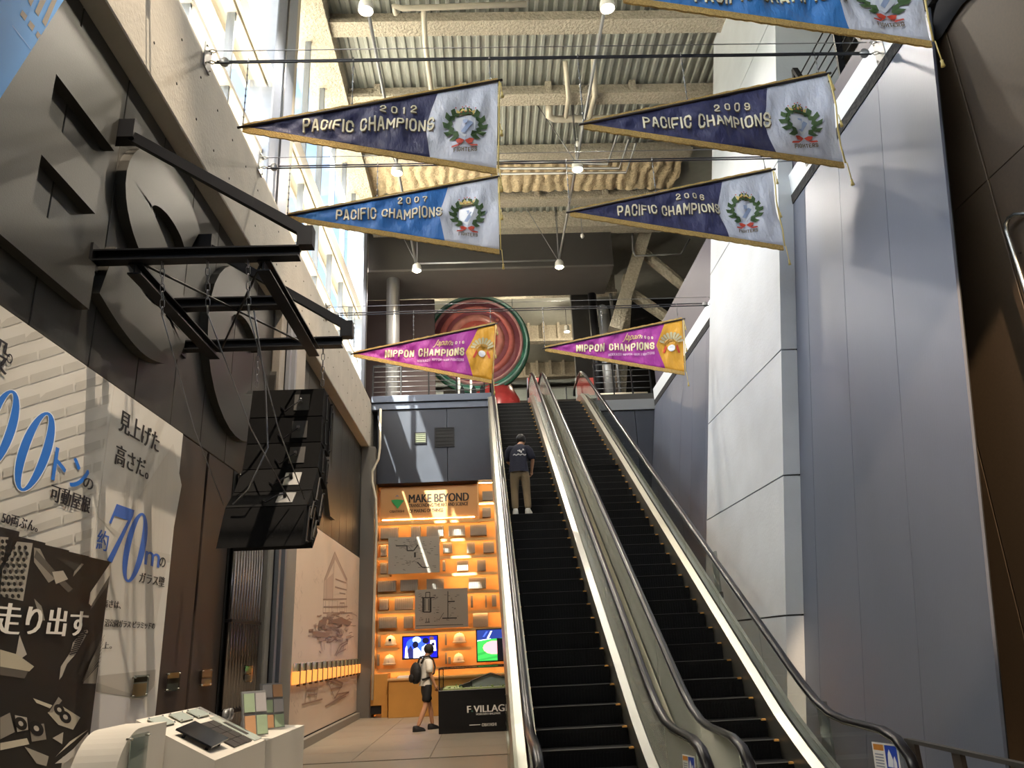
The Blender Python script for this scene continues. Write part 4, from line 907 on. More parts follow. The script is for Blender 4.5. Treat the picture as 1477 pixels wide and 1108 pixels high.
q = MB(); q.prism([(-0.35, 16.75, 0.825), (0.45, 16.75, 0.825), (0.45, 16.75, 0.93), (0.02, 16.75, 1.05), (-0.35, 16.75, 0.93)], (0, 0.7, 0)); obj('hall', q, mat('model_wall', '8a8e94', 0.5), sm)
q = MB(); q.prism([(-0.40, 16.72, 0.935), (0.02, 16.72, 1.075), (0.02, 16.72, 1.06), (-0.39, 16.72, 0.92)], (0, 0.76, 0)); q.prism([(0.50, 16.72, 0.935), (0.02, 16.72, 1.075), (0.02, 16.72, 1.06), (0.49, 16.72, 0.92)], (0, 0.76, 0)); obj('roof', q, mat('model_roof', '22242a', 0.4), sm)
q = MB(); q.prism([(-0.62, 16.70, 0.825), (-0.35, 16.70, 0.825), (-0.35, 16.70, 0.94), (-0.62, 16.70, 0.86)], (0, 0.6, 0)); obj('wing', q, mat('model_roof', '22242a', 0.4), sm)
q = MB(); q.box(-0.9, -0.55, 16.55, 16.68, 0.825, 0.832); q.box(-0.5, 1.1, 16.52, 16.58, 0.825, 0.832); obj('paths', q, mat('model_path', 'd8d0bc', 0.7), sm)
random.seed(5); q = MB()
for k in range(70): q.ball((random.uniform(-0.88, 1.1), random.choice([random.uniform(16.52, 16.70), random.uniform(17.5, 17.78)]), 0.838), random.uniform(0.012, 0.026), 6)
o = obj('trees', q, mat('model_tree', '7a8c52', 0.9), sm); o['kind'] = 'stuff'
# ================================================================== PEOPLE
def skinned(name, verts, edges, radii, root=0, sub=2, m=None, parent=None):
    me = bpy.data.meshes.new(name); me.from_pydata(verts, edges, []); ob = bpy.data.objects.new(name, me); COL.objects.link(ob)
    md = ob.modifiers.new('s', 'SKIN'); md.use_smooth_shade = True
    if not me.skin_vertices: me.skin_vertices.new()
    for i, r in enumerate(radii):
        sv = me.skin_vertices[0].data[i]; sv.radius = r if isinstance(r, tuple) else (r, r); sv.use_root = (i == root)
    sb = ob.modifiers.new('u', 'SUBSURF'); sb.levels = sub; sb.render_levels = sub
    dg = bpy.context.evaluated_depsgraph_get(); m2 = bpy.data.meshes.new_from_object(ob.evaluated_get(dg)); bpy.data.objects.remove(ob); bpy.data.meshes.remove(me)
    m2.materials.clear(); m2.materials.append(m)
    for p in m2.polygons: p.use_smooth = True
    m2.name = name; return link(name, m2, parent)
class Fig:
    def __init__(s, M): s.v = []; s.r = []; s.e = []; s.M = M
    def p(s, x, y, z, r, par=None):
        s.v.append(tuple(s.M @ Vector((x, y, z)))); s.r.append(r); i = len(s.v)-1
        if par is not None: s.e.append((par, i))
        return i
    def chainp(s, pts, par):
        for q in pts: par = s.p(*q[:3], q[3], par)
        return par
SKIN = mat('skin', 'b98a6c', 0.55); HAIR = mat('dark_hair', '15110f', 0.6, bump=0.3, bscale=120)
# local frame of a figure: faces +y, x to its right, feet at z = 0
def head_parts(par, M, c, tilt, s=1.0):
    """face with nose, ears, eyes, mouth; hair cap"""
    Rm = M @ Matrix.Translation(c) @ Matrix.Rotation(tilt[0], 4, 'X') @ Matrix.Rotation(tilt[1], 4, 'Z')
    def tr(mb): mb.v = [tuple(Rm @ (Vector(p)*s)) for p in mb.v]; return mb
    q = MB(); q.ball((0, -0.012, 0.03), 0.112, 16, sc=(0.86, 1.0, 1.02)); q.v = [(x, y-0.01 if z > -0.02 else min(y, 0.02), max(z, -0.075)) for x, y, z in q.v]; obj('hair', tr(q), HAIR, par)
    q = MB()
    for sx in (-1, 1): q.ball((sx*0.033, 0.092, 0.002), 0.009, 8)
    obj('eyes', tr(q), M_black, par)
    q = MB(); q.ball((0, 0.088, -0.055), 0.02, 8, sc=(1.2, 0.4, 0.35)); obj('mouth', tr(q), mat('lip', '8d5548', 0.5), par)
def add_head(f, neck, c, tilt, s=1.0):
    T = Matrix.Translation(c) @ Matrix.Rotation(tilt[0], 4, 'X') @ Matrix.Rotation(tilt[1], 4, 'Z'); g = lambda x, y, z: tuple(T @ (Vector((x, y, z))*s))
    a = f.p(*g(0, -0.005, -0.065), (0.052, 0.062), neck); h = f.p(*g(0, 0.0, -0.01), (0.077, 0.092), a); f.p(*g(0, -0.005, 0.075), (0.066, 0.078), h)
    n = f.p(*g(0, 0.095, -0.022), 0.014, h)
    for sx in (-1, 1): f.p(*g(sx*0.082, -0.008, -0.01), (0.012, 0.024), h)
    return h
def hand(f, wrist, w, d, pdir, side, curl=0.5, s=1.0):
    """palm and five fingers: d = pointing direction, pdir = palm side, side = thumb side"""
    w, d, pdir, side = map(Vector, (w, d, pdir, side)); k = f.p(*(w+d*0.05*s), (0.030, 0.018), wrist); k = f.p(*(w+d*0.085*s), (0.036, 0.016), k)
    for j, (o, L) in enumerate(((0.028, 0.066), (0.010, 0.076), (-0.009, 0.070), (-0.027, 0.055))):
        a = w+d*0.10*s+side*o; b1 = a+(d*(1-curl*0.35)+pdir*curl*0.6).normalized()*L*0.5; c1 = b1+(d*(1-curl)+pdir*(curl+0.15)).normalized()*L*0.5
        i = f.p(*a, 0.0095, k); i = f.p(*b1, 0.009, i); f.p(*c1, 0.0075, i)
    a = w+d*0.045*s+side*0.036; i = f.p(*a, 0.012, k-1); f.p(*(a+d*0.04+side*0.022+pdir*0.01), 0.0095, i)
def person(label, M, H, J, mats, hair=True, tilt=(0, 0)):
    """J: joint table in local metres"""
    t = thing('person', label, 'person', tuple(M @ Vector((0, 0, 0))))
    f = Fig(M); pel = f.p(*J['pelvis'], (0.11, 0.08)); ch = f.p(*J['waist'], (0.10, 0.075), pel); ch2 = f.p(*J['chest'], (0.115, 0.08), ch); nk0 = f.p(*J['shoulder_mid'], (0.075, 0.055), ch2); nk = f.p(*J['neck'], (0.052, 0.054), nk0)
    add_head(f, nk, J['head'], tilt)
    for sd in ('l', 'r'):
        a = f.p(*J['sho_'+sd], 0.048, ch2); a = f.p(*[(p+q)/2 for p, q in zip(J['sho_'+sd], J['elb_'+sd])], 0.042, a); a = f.p(*J['elb_'+sd], 0.038, a); a = f.p(*[(p+q)/2 for p, q in zip(J['elb_'+sd], J['wri_'+sd])], 0.036, a); a = f.p(*J['wri_'+sd], 0.026, a)
        w = Vector(J['wri_'+sd]); d = (w-Vector(J['elb_'+sd])).normalized(); hand(f, a, w, d, J.get('palm_'+sd, (0, 0.6, -0.4)), Vector(J.get('thumb_'+sd, (0, 1, 0))), J.get('curl', 0.6))
        h = f.p(*J['hip_'+sd], 0.07, pel); h = f.p(*[(p*0.5+q*0.5) for p, q in zip(J['hip_'+sd], J['kne_'+sd])], 0.062, h); h = f.p(*J['kne_'+sd], 0.052, h); k = Vector(J['kne_'+sd]); an = Vector(J['ank_'+sd]); h = f.p(*(k*0.65+an*0.35), 0.056, h); h = f.p(*an, 0.037, h)
    skinned('body', f.v, f.e, f.r, 0, 2, SKIN, t)
    head_parts(t, M, J['head'], tilt)
    return t
def garment(par, name, M, chains, m, root_r):
    """chains of (x,y,z,r) sharing the first point"""
    f = Fig(M); r0 = f.p(*chains[0][0][:3], chains[0][0][3])
    idx = {}
    for c in chains: f.chainp(c[1:], r0) if c[0] == chains[0][0] else f.chainp(c[1:], idx[c[0]]) if c[0] in idx else None
    return skinned(name, f.v, f.e, f.r, 0, 2, m, par)
def shirt(par, M, rings, sleeves, m):
    """torso lofted through oval rings, sleeves as tubes rooted inside it"""
    q = MB(); n = 20; vs = []
    for x, y, z, rx, ry in rings: vs += [(x+rx*math.cos(2*PI*i/n), y+ry*math.sin(2*PI*i/n), z) for i in range(n)]
    fs = [(k*n+i, k*n+(i+1) % n, (k+1)*n+(i+1) % n, (k+1)*n+i) for k in range(len(rings)-1) for i in range(n)]
    q.add(vs, fs, smooth=True)
    for path in sleeves: q.tube([p[:3] for p in path], 0.08, 14, True, True, radii=[p[3] for p in path])
    q.v = [tuple(M @ Vector(p)) for p in q.v]; return obj('shirt', q, m, par)
# visitor with a rucksack, looking into the case (faces +X, a little towards +Y)
a = math.radians(-62); VM = Matrix.Translation((-1.33, 17.35, 0.012)) @ Matrix.Rotation(a, 4, 'Z')
J = dict(pelvis=(0,-0.01,0.90), waist=(0,0.0,1.05), chest=(0,0.01,1.22), shoulder_mid=(0,-0.005,1.37), neck=(0,0.02,1.43), head=(0.0,0.075,1.545),
         sho_l=(-0.185,-0.01,1.34), elb_l=(-0.22,-0.02,1.09), wri_l=(-0.20,0.08,0.88), sho_r=(0.185,-0.01,1.34), elb_r=(0.225,0.0,1.09), wri_r=(0.21,0.10,0.88), curl=0.5,
         palm_l=(0.9,0.2,0), palm_r=(-0.9,0.2,0), hip_l=(-0.095,-0.01,0.84), kne_l=(-0.10,0.13,0.46), ank_l=(-0.10,0.18,0.085), hip_r=(0.095,-0.01,0.84), kne_r=(0.11,-0.07,0.46), ank_r=(0.11,-0.24,0.085))
v1 = person('person in white shirt and black shorts with a dark rucksack looking into case', VM, 1.64, J, None, tilt=(math.radians(-24), 0))
WHS = mat('white_shirt', 'd6d3cc', 0.8, bump=0.2, bscale=30); BLS = mat('black_shorts', '0e0e11', 0.8, bump=0.2, bscale=25)
shirt(v1, VM, [(0,-0.01,0.86,0.165,0.13), (0,-0.005,0.95,0.162,0.128), (0,0.0,1.05,0.158,0.124), (0,0.005,1.18,0.172,0.126), (0,0.0,1.28,0.180,0.118), (0,-0.002,1.345,0.165,0.102), (0,0.0,1.39,0.115,0.085), (0,0.012,1.418,0.072,0.070)],
      [[(s_*0.10,0,1.31,0.075), (s_*0.165,-0.005,1.315,0.078), (s_*0.195,-0.01,1.27,0.078), (s_*0.212,-0.012,1.18,0.072), (s_*0.218,-0.015,1.12,0.074)] for s_ in (-1, 1)], WHS)
garment(v1, 'shorts', VM, [[(0,-0.01,0.90,(0.16,0.125)), (0,0,0.97,(0.15,0.12))], [(0,-0.01,0.90,(0.16,0.125)), (-0.10,-0.005,0.80,0.105), (-0.105,0.07,0.62,0.10), (-0.105,0.105,0.53,0.10)], [(0,-0.01,0.90,(0.16,0.125)), (0.10,-0.01,0.80,0.105), (0.108,-0.04,0.62,0.10), (0.112,-0.06,0.53,0.10)]], BLS, 0)
def shoe(par, M, x, y, yaw, m, sole, sandal=False):
    T = M @ Matrix.Translation((x, y, 0)) @ Matrix.Rotation(yaw, 4, 'Z'); q = MB()
    ring = lambda w, l0, l1, z: [(-w, l0, z), (-w*1.05, (l0+l1)/2, z), (-w*0.75, l1-0.02, z), (0, l1, z), (w*0.75, l1-0.02, z), (w*1.05, (l0+l1)/2, z), (w, l0, z), (0, l0-0.02, z)]
    rs = [ring(0.046, -0.07, 0.185, 0), ring(0.046, -0.07, 0.185, 0.028)]; q.add(sum(rs, []), [tuple(range(7, -1, -1)), tuple(range(8, 16))]+[(i, (i+1) % 8, 8+(i+1) % 8, 8+i) for i in range(8)]); q.v = [tuple(T @ Vector(p)) for p in q.v]; so_ = obj('shoe', q, sole, par)
    q = MB(); r2 = [ring(0.044, -0.07, 0.18, 0.029), ring(0.043, -0.07, 0.15, 0.062), ring(0.040, -0.065, 0.06, 0.092), ring(0.036, -0.055, 0.045, 0.11)]
    q.add(sum(r2, []), [tuple(range(24, 32))]+[(k*8+i, k*8+(i+1) % 8, (k+1)*8+(i+1) % 8, (k+1)*8+i) for k in range(3) for i in range(8)], smooth=True); q.v = [tuple(T @ Vector(p)) for p in q.v]; obj('upper', q, m, so_)
SHB = mat('dark_shoe', '17161a', 0.6)
shoe(v1, VM, -0.10, 0.16, 0.1, SHB, SHB); shoe(v1, VM, 0.11, -0.26, -0.15, SHB, SHB)
rk = thing('rucksack', 'dark rucksack on the back of the person in white', 'rucksack', tuple(VM @ Vector((0, -0.25, 1.0))))
RKM = mat('rucksack_black', '1b1a1c', 0.7, bump=0.3, bscale=20)
q = MB(); q.ball((0, -0.235, 1.11), 0.2, 18, sc=(0.80, 0.56, 1.12)); q.v = [(x, min(y, -0.122), max(z, 0.905)) for x, y, z in q.v]; q.v = [tuple(VM @ Vector(p)) for p in q.v]; obj('bag', q, RKM, rk)
q = MB(); q.ball((0, -0.335, 1.02), 0.12, 14, sc=(0.9, 0.35, 0.75)); q.v = [tuple(VM @ Vector(p)) for p in q.v]; obj('pocket', q, RKM, rk)
for sx in (-1, 1):
    q = MB(); q.tube([tuple(VM @ Vector(p)) for p in ((sx*0.09,-0.15,1.30), (sx*0.105,-0.09,1.425), (sx*0.11,0.02,1.445), (sx*0.12,0.115,1.36), (sx*0.13,0.15,1.22), (sx*0.16,0.11,1.10), (sx*0.175,0.0,1.02), (sx*0.13,-0.15,0.98))], 0.02, 8); obj('strap', q, RKM, rk)
# person riding the escalator, seen from behind, head bowed
EM = Matrix.Translation((0.70, 14.31, 3.877))
J = dict(pelvis=(-0.02,0,0.86), waist=(-0.02,0.02,1.0), chest=(-0.01,0.05,1.17), shoulder_mid=(0.0,0.08,1.32), neck=(0.03,0.12,1.375), head=(0.06,0.19,1.455),
         sho_l=(-0.18,0.06,1.285), elb_l=(-0.22,0.14,1.05), wri_l=(-0.10,0.30,0.98), sho_r=(0.185,0.06,1.285), elb_r=(0.255,0.02,1.05), wri_r=(0.235,0.13,0.87), curl=0.75,
         palm_l=(0.3,0.5,0.2), palm_r=(-0.9,0.2,0), hip_l=(-0.10,0,0.80), kne_l=(-0.115,0.03,0.44), ank_l=(-0.12,-0.02,0.085), hip_r=(0.09,0,0.80), kne_r=(0.11,0.02,0.44), ank_r=(0.12,-0.02,0.085))
v2 = person('person in navy shirt and khaki trousers riding up the escalator', EM, 1.61, J, None, tilt=(math.radians(-28), math.radians(-10)))
NAV = mat('navy_shirt', '171a2e', 0.8, bump=0.2, bscale=30); KHA = mat('khaki_trousers', '8f7d62', 0.85, bump=0.3, bscale=22); WSH = mat('white_shoe', 'dcdad6', 0.6)
shirt(v2, EM, [(-0.02,0.0,0.80,0.195,0.146), (-0.02,0.01,0.90,0.18,0.134), (-0.02,0.02,1.0,0.165,0.124), (-0.012,0.05,1.15,0.178,0.126), (-0.005,0.065,1.25,0.182,0.115), (0.003,0.082,1.305,0.160,0.098), (0.012,0.10,1.345,0.105,0.082), (0.022,0.115,1.372,0.068,0.066)],
      [[(0.10,0.07,1.26,0.075), (0.165,0.062,1.265,0.080), (0.20,0.055,1.22,0.078), (0.235,0.035,1.12,0.072), (0.247,0.028,1.05,0.074)], [(-0.10,0.07,1.26,0.075), (-0.16,0.065,1.265,0.080), (-0.19,0.08,1.22,0.078), (-0.207,0.11,1.12,0.072), (-0.215,0.13,1.05,0.074)]], NAV)
garment(v2, 'trousers', EM, [[(-0.02,0,0.86,(0.155,0.12)), (-0.02,0.01,0.93,(0.15,0.115))], [(-0.02,0,0.86,(0.155,0.12)), (-0.105,0,0.76,0.105), (-0.115,0.03,0.44,0.078), (-0.12,0.0,0.20,0.07), (-0.12,-0.015,0.09,0.068)], [(-0.02,0,0.86,(0.155,0.12)), (0.09,0,0.76,0.105), (0.11,0.02,0.44,0.078), (0.12,0.0,0.20,0.07), (0.12,-0.015,0.09,0.068)]], KHA, 0)
shoe(v2, EM, -0.12, 0.0, 0.1, WSH, WSH); shoe(v2, EM, 0.125, 0.0, -0.35, WSH, WSH)
# white print on the back of the shirt
def back(x, z): return tuple(EM @ Vector((x, 0.015-0.128*math.sqrt(max(0.05, 1-(x/0.18)**2))+(z-1.0)*0.22-0.006, z)))
q = MB(); random.seed(21)
PR = mat('shirt_print', 'e4e2e2', 0.7)
for k in range(16):
    x = -0.12+0.016*k; z = 1.13+0.01*math.sin(k*1.3); w, h = 0.011, random.uniform(0.018, 0.032); q.poly([back(x, z-h/2), back(x+w, z-h/2), back(x+w*0.8, z+h/2), back(x+0.002, z+h/2)])
for k in range(9):
    x = -0.03+0.014*k; z = 1.21+0.03*math.sin(k*1.1)*(k > 2); h = random.uniform(0.015, 0.05); q.poly([back(x, z-h/2), back(x+0.012, z-h/2), back(x+0.010, z+h/2), back(x+0.001, z+h/2)])
obj('back_print', q, PR, v2, flip=False)
# ================================================================== ESCALATORS
SL = 0.604; RUN = 0.3283; RISE = RUN*SL
def zn(Y): return 0.70+(Y-8.95)*SL                     # nosing line
M_step = mat('black_step', '060607', 0.6, 0.0, spec=0.25, bump=0.1, bscale=60); M_nose = mat('step_nosing', '5c5b58', 0.5, 0.5); M_yel = mat('yellow_demarcation', 'd8a050', 0.6)
M_deck2 = mat('escalator_steel', 'b3b1a6', 0.34, 0.9, noise=0.04, nscale=2, stretch=(1, 0.2, 0.2))
M_milk = bpy.data.materials.new('milky_balustrade'); M_milk.use_nodes = True
_nt = M_milk.node_tree; _b = _nt.nodes['Principled BSDF']; _b.inputs['Base Color'].default_value = (*lin('d4d7cd'), 1); _b.inputs['Roughness'].default_value = 0.16; _b.inputs['Metallic'].default_value = 0.35; _b.inputs['Alpha'].default_value = 0.72
HR = [(6.75, 0.16), (6.45, 0.20), (6.22, 0.32), (6.13, 0.50), (6.19, 0.66), (6.34, 0.765), (6.55, 0.81), (6.9, 0.82), (7.2, 0.825), (7.5, 0.86), (7.8, 0.95), (8.1, 1.105), (8.4, 1.28)] + [(8.7+0.9*k, 1.465+0.9*k*SL) for k in range(15)] + [(21.7, 9.27), (22.1, 9.45), (22.6, 9.52), (23.6, 9.53), (23.9, 9.46), (24.05, 9.3)]
def escalator(XL0, XR0, lab, first):
    t = thing('escalator', lab, 'escalator', ((XL0+XR0)/2, 7, 0))
    # one step with ribbed tread, nosing and yellow ends, copied up the slope
    w = XR0-XL0-0.02; st = MB()
    st.box(0.01, w+0.01, 0.0, RUN+0.06, -0.03, 0.0); st.box(0.01, w+0.01, 0.0, 0.03, -RISE-0.02, -0.03)
    n = 24
    for i in range(n): x = 0.05+(w-0.1)*i/n; st.box(x, x+(w-0.1)/n*0.5, -0.006, 0.0, -RISE, -0.035)
    sme = st.mesh('step', M_step); fix_normals(sme)
    ns = MB(); ns.box(0.07, w-0.05, -0.004, 0.030, 0.0, 0.004); nme = ns.mesh('nosing', M_nose); fix_normals(nme)
    yl = MB(); yl.box(0.012, 0.03, -0.006, 0.02, -0.012, 0.005); yme = yl.mesh('yellow_edge', M_yel); fix_normals(yme)
    yr = MB(); yr.box(w-0.02, w+0.008, -0.006, 0.055, -0.012, 0.005); yr.box(w-0.045, w-0.02, -0.006, 0.014, -0.012, 0.005); yrm = yr.mesh('yellow_edge', M_yel); fix_normals(yrm)
    for k in range(-3, 41):
        Y = 8.95+RUN*k; z = max(0.015, zn(Y))
        if k < 0: z = (0.53, 0.36, 0.20)[-k-1]
        if k > 38: z = (8.41, 8.51)[k-39]
        s_ = link('step', sme, t, (XL0, Y, z))
        for me_ in (nme, yme, yrm): link(me_.name.split('.')[0], me_, s_, (XL0, Y, z))
    q = MB(); q.box(XL0, XR0, 5.9, 7.955, 0.001, 0.02); obj('landing_plate', q, M_steel, t)
    q = MB(); q.box(XL0, XR0, 22.42, 24.0, 8.40, 8.605); obj('upper_landing', q, M_steel, t)
    path = [(6.4, 0.0), (7.4, 0.02), (7.75, 0.11), (8.1, 0.26), (8.4, 0.40)] + [(8.7+0.9*k, zn(8.7+0.9*k)) for k in range(15)] + [(21.7, 8.36), (22.1, 8.50), (22.6, 8.60), (24.0, 8.60)]
    def ribbon(nm, x0, x1, h0, h1, m, tp=None, sm=False):
        """strip along the slope between (x0,h0) and (x1,h1), with thickness"""
        q = MB(); n = len(path); vs = []
        th = Vector((h1-h0, x0-x1)).normalized()*0.012 if True else None
        for Y, z in path: vs += [(x0, Y, z+h0), (x1, Y, z+h1), (x1+th.x, Y, z+h1+th.y), (x0+th.x, Y, z+h0+th.y)]
        fs = []
        for i in range(n-1):
            a, c = i*4, i*4+4
            for e in range(4): f = (e+1) % 4; fs.append((a+e, a+f, c+f, c+e))
        fs += [(0, 1, 2, 3), tuple(range((n-1)*4, n*4))]; q.add(vs, fs); return obj(nm, q, m, t)
    for sg, XE in ((-1, XL0), (1, XR0)):
        d = sg
        ribbon('skirt_panel', XE, XE+0.004*d, -0.25, 0.20, M_deck2)
        ribbon('inner_deck', XE+0.004*d, XE+0.085*d, 0.20, 0.255, M_deck2)
        xg = XE+0.10*d; xh = XE+0.11*d; gm = M_milk if 1.2 < XE < 2.5 else M_esgl
        ribbon('outer_deck', XE+0.115*d, XE+0.20*d, 0.255, 0.23, M_deck2)
        # glass panes
        zb = lambda Y: next((z0+(z1-z0)*(Y-y0)/(y1-y0) for (y0, z0), (y1, z1) in zip(path[:-1], path[1:]) if y0 <= Y <= y1), 0 if Y < 7 else 8.6)+0.245
        hp = HR[4:-2]; zh = lambda Y: next((z0+(z1-z0)*(Y-y0)/(y1-y0) for (y0, z0), (y1, z1) in zip(hp[:-1], hp[1:]) if y0 <= Y <= y1), hp[-1][1])-0.03
        cuts = [6.45, 7.55, 9.1] + [9.1+1.42*k for k in range(1, 9)] + [21.9, 23.6]
        for c0, c1 in zip(cuts[:-1], cuts[1:]):
            ysn = [c0+0.004+(c1-c0-0.008)*i/4 for i in range(5)]; q = MB(); vs = []
            for y in ysn: vs += [(xg-0.005, y, zb(y)), (xg+0.005, y, zb(y)), (xg+0.005, y, zh(y)), (xg-0.005, y, zh(y))]
            fs = [(0, 1, 2, 3), (16, 17, 18, 19)]
            for i in range(4):
                for e in range(4): f = (e+1) % 4; fs.append((i*4+e, i*4+f, i*4+4+f, i*4+4+e))
            q.add(vs, fs); obj('glass_pane', q, gm, t)
        # newel glass end
        q = MB(); q.prism([(xg-0.005, y, z) for y, z in [(6.44, 0.05), (6.44, 0.76), (6.30, 0.70), (6.21, 0.60), (6.18, 0.48), (6.25, 0.35), (6.35, 0.26)]], (0.01, 0, 0)); obj('glass_pane', q, M_esgl, t)
        # handrail: flattened tube and steel guide
        q = MB(); vs = []; n = len(HR); prof = [(-0.042, -0.012), (-0.042, 0.008), (-0.025, 0.024), (0.025, 0.024), (0.042, 0.008), (0.042, -0.012)]
        for i, (Y, z) in enumerate(HR):
            a_, b_ = HR[max(i-1, 0)], HR[min(i+1, n-1)]; ty, tz = b_[0]-a_[0], b_[1]-a_[1]; L = math.hypot(ty, tz); ny, nz = -tz/L, ty/L
            if i < 3: pass
            for px_, pn in prof: vs.append((xh+px_, Y+ny*pn, z+nz*pn))
        m6 = len(prof); fs = [tuple(range(m6)), tuple(range((n-1)*m6, n*m6))]
        for i in range(n-1):
            for e in range(m6): f = (e+1) % m6; fs.append((i*m6+e, i*m6+f, (i+1)*m6+f, (i+1)*m6+e))
        q.add(vs, fs, smooth=True); hr = obj('handrail', q, M_rubber, t)
        q = MB(); q.tube([(xh-0.03*d, Y, z-0.02) for Y, z in HR[3:-1]], 0.012, 6); obj('rail_guide', q, M_steel, hr)
    # outer cladding and underside of the truss
    for x0, x1, nm in ((XL0-0.24, XL0-0.20, 'side_cladding'), (XR0+0.20, XR0+0.24, 'side_cladding')):
        q = MB(); vs = []
        for Y, z in path: lo = max(0.0, z-0.95); vs += [(x0, Y, lo), (x1, Y, lo), (x1, Y, z+0.24), (x0, Y, z+0.24)]
        fs = [(0, 1, 2, 3), tuple(range(len(vs)-4, len(vs)))]
        for i in range(len(path)-1):
            for e in range(4): f = (e+1) % 4; fs.append((i*4+e, i*4+f, i*4+4+f, i*4+4+e))
        q.add(vs, fs); obj(nm, q, M_deck2, t)
    q = MB(); vs = []
    for Y, z in path:
        lo = max(0.0, z-0.95); vs += [(XL0-0.2, Y, lo), (XR0+0.2, Y, lo), (XR0+0.2, Y, lo+0.03), (XL0-0.2, Y, lo+0.03)]
    fs = [(0, 1, 2, 3), tuple(range(len(vs)-4, len(vs)))]
    for i in range(len(path)-1):
        for e in range(4): f = (e+1) % 4; fs.append((i*4+e, i*4+f, i*4+4+f, i*4+4+e))
    q.add(vs, fs); obj('underside', q, M_cream, t)
    return t
E1 = escalator(0.45, 1.47, 'left escalator with black steps and glass sides carrying the rider', True)
E2 = escalator(2.00, 2.98, 'empty escalator with black steps next to the leaning grey wall', False)
# clear guard brackets fixed to the balustrades and the yellow stickers
def guard(x, y, z, h, lab):
    t = thing('guard_fin', lab, 'guard', (x, y, z), 'clear guard fins on the balustrades'); q = MB(); q.box(x-0.012, x+0.012, y, y+0.22, z, z+h); obj('fin', q, M_acr, t)
    q = MB(); q.box(x-0.03, x+0.03, y, y+0.22, z-0.02, z+0.06); obj('clamp', q, M_steel, t)
    for yy in (y+0.05, y+0.16): q = MB(); q.cyl((x-0.04, yy, z+0.02), (x+0.04, yy, z+0.02), 0.02, 8); obj('bolt', q, M_steel, t)
guard(0.165, 8.3, 0.35, 0.75, 'clear guard fin with bolts on the outside of left balustrade')
guard(3.265, 8.0, 0.30, 0.62, 'clear guard fin with bolts beside the right handrail curve')
guard(3.265, 11.0, 2.10, 0.62, 'clear guard fin with bolts higher up beside the right handrail')
def sticker(px, X, lab):
    p = [onX(u, v, X) for u, v in px]; t = thing('warning_sticker', lab, 'sticker', tuple(p[3]), 'escalator stickers')
    f = lambda a, b: p[3]+(p[0]-p[3])*b+(p[2]-p[3])*a
    def quad(mb, a0, a1, b0, b1, o, c): mb.poly([f(a0, b0)+Vector((-o, 0, 0)), f(a1, b0)+Vector((-o, 0, 0)), f(a1, b1)+Vector((-o, 0, 0)), f(a0, b1)+Vector((-o, 0, 0))], c)
    q = MB(); q.prism([f(0, 0), f(1, 0), f(1, 1), f(0, 1)], (0.002, 0, 0)); obj('film', q, mat('sticker_white', 'e6e6e6', 0.4), t)
    q = MB(); quad(q, .05, .45, .78, .95, .0015, 'cf8a3a'); quad(q, .5, .95, .25, .95, .0015, '1f45b8')
    for k in range(5): quad(q, .08, .42, .30+.085*k, .34+.085*k, .0015, '8b93a8')
    quad(q, .3, .8, .08, .16, .0015, '555a66')
    pts = [(.56,.35),(.60,.70),(.66,.85),(.72,.72),(.78,.55),(.76,.35)]; q.poly([f(a, b)+Vector((-.003, 0, 0)) for a, b in pts], 'e8ecf6'); pts = [(.78,.35),(.80,.6),(.85,.68),(.90,.5),(.90,.35)]; q.poly([f(a, b)+Vector((-.003, 0, 0)) for a, b in pts], 'e8ecf6')
    obj('print', q, attr_mat('sticker_print', 0.4), t, flip=False)
sticker([(1257,1070),(1293,1080),(1302,1128),(1264,1120)], 3.07, 'white and blue warning sticker on the right balustrade glass')
sticker([(984,1088),(1000,1094),(1004,1130),(986,1124)], 1.56, 'white and blue warning sticker on the middle balustrade glass')
# small glass barrier between the escalators and the rail at the right wall
t = thing('glass_barrier', 'small glass barrier with steel top rail between the two escalators', 'barrier', (1.73, 6.0, 0))
q = MB(); q.box(1.66, 1.80, 5.88, 5.892, 0.0, 0.66); obj('glass', q, M_esgl, t); q = MB(); q.bar((1.69, 5.95, 0.67), (2.35, 5.35, 0.67), 0.05, 0.025); obj('top_rail', q, M_steel, t); q = MB(); q.box(1.655, 1.675, 5.87, 5.90, 0, 0.66); q.box(2.32, 2.36, 5.33, 5.37, 0.0, 0.67); obj('post', q, M_steel, t)
t = thing('side_railing', 'dark flat railing with wide posts in front of the leaning grey wall', 'railing', (3.62, 6.5, 0))
q = MB(); q.bar((3.6, 7.2, 0.645), (3.6, 4.8, 0.645), 0.06, 0.03); obj('top_rail', q, M_dgrey, t)
for y in (7.12, 6.45, 5.7): q = MB(); q.box(3.58, 3.62, y-0.06, y+0.06, 0, 0.63); obj('post', q, M_dbrown, t)
# ================================================================== PENNANTS
GOLD = mat('gold_fringe', 'c2a160', 0.8, noise=0.25, nscale=60, bump=0.6, bscale=80); M_rod = mat('dark_pole', '2a1d18', 0.5)
M_gthread = mat('gold_thread', 'd8c37a', 0.5); M_wthread = mat('cream_thread', 'f0e8cc', 0.6); M_leaf = mat('laurel_green', '3f5a30', 0.7); M_red = mat('ribbon_red', 'c8452e', 0.6); M_dthread = mat('brown_thread', '6a5a3a', 0.7)
M_silver = mat('silver_thread', 'dfe2ea', 0.4, 0.2)

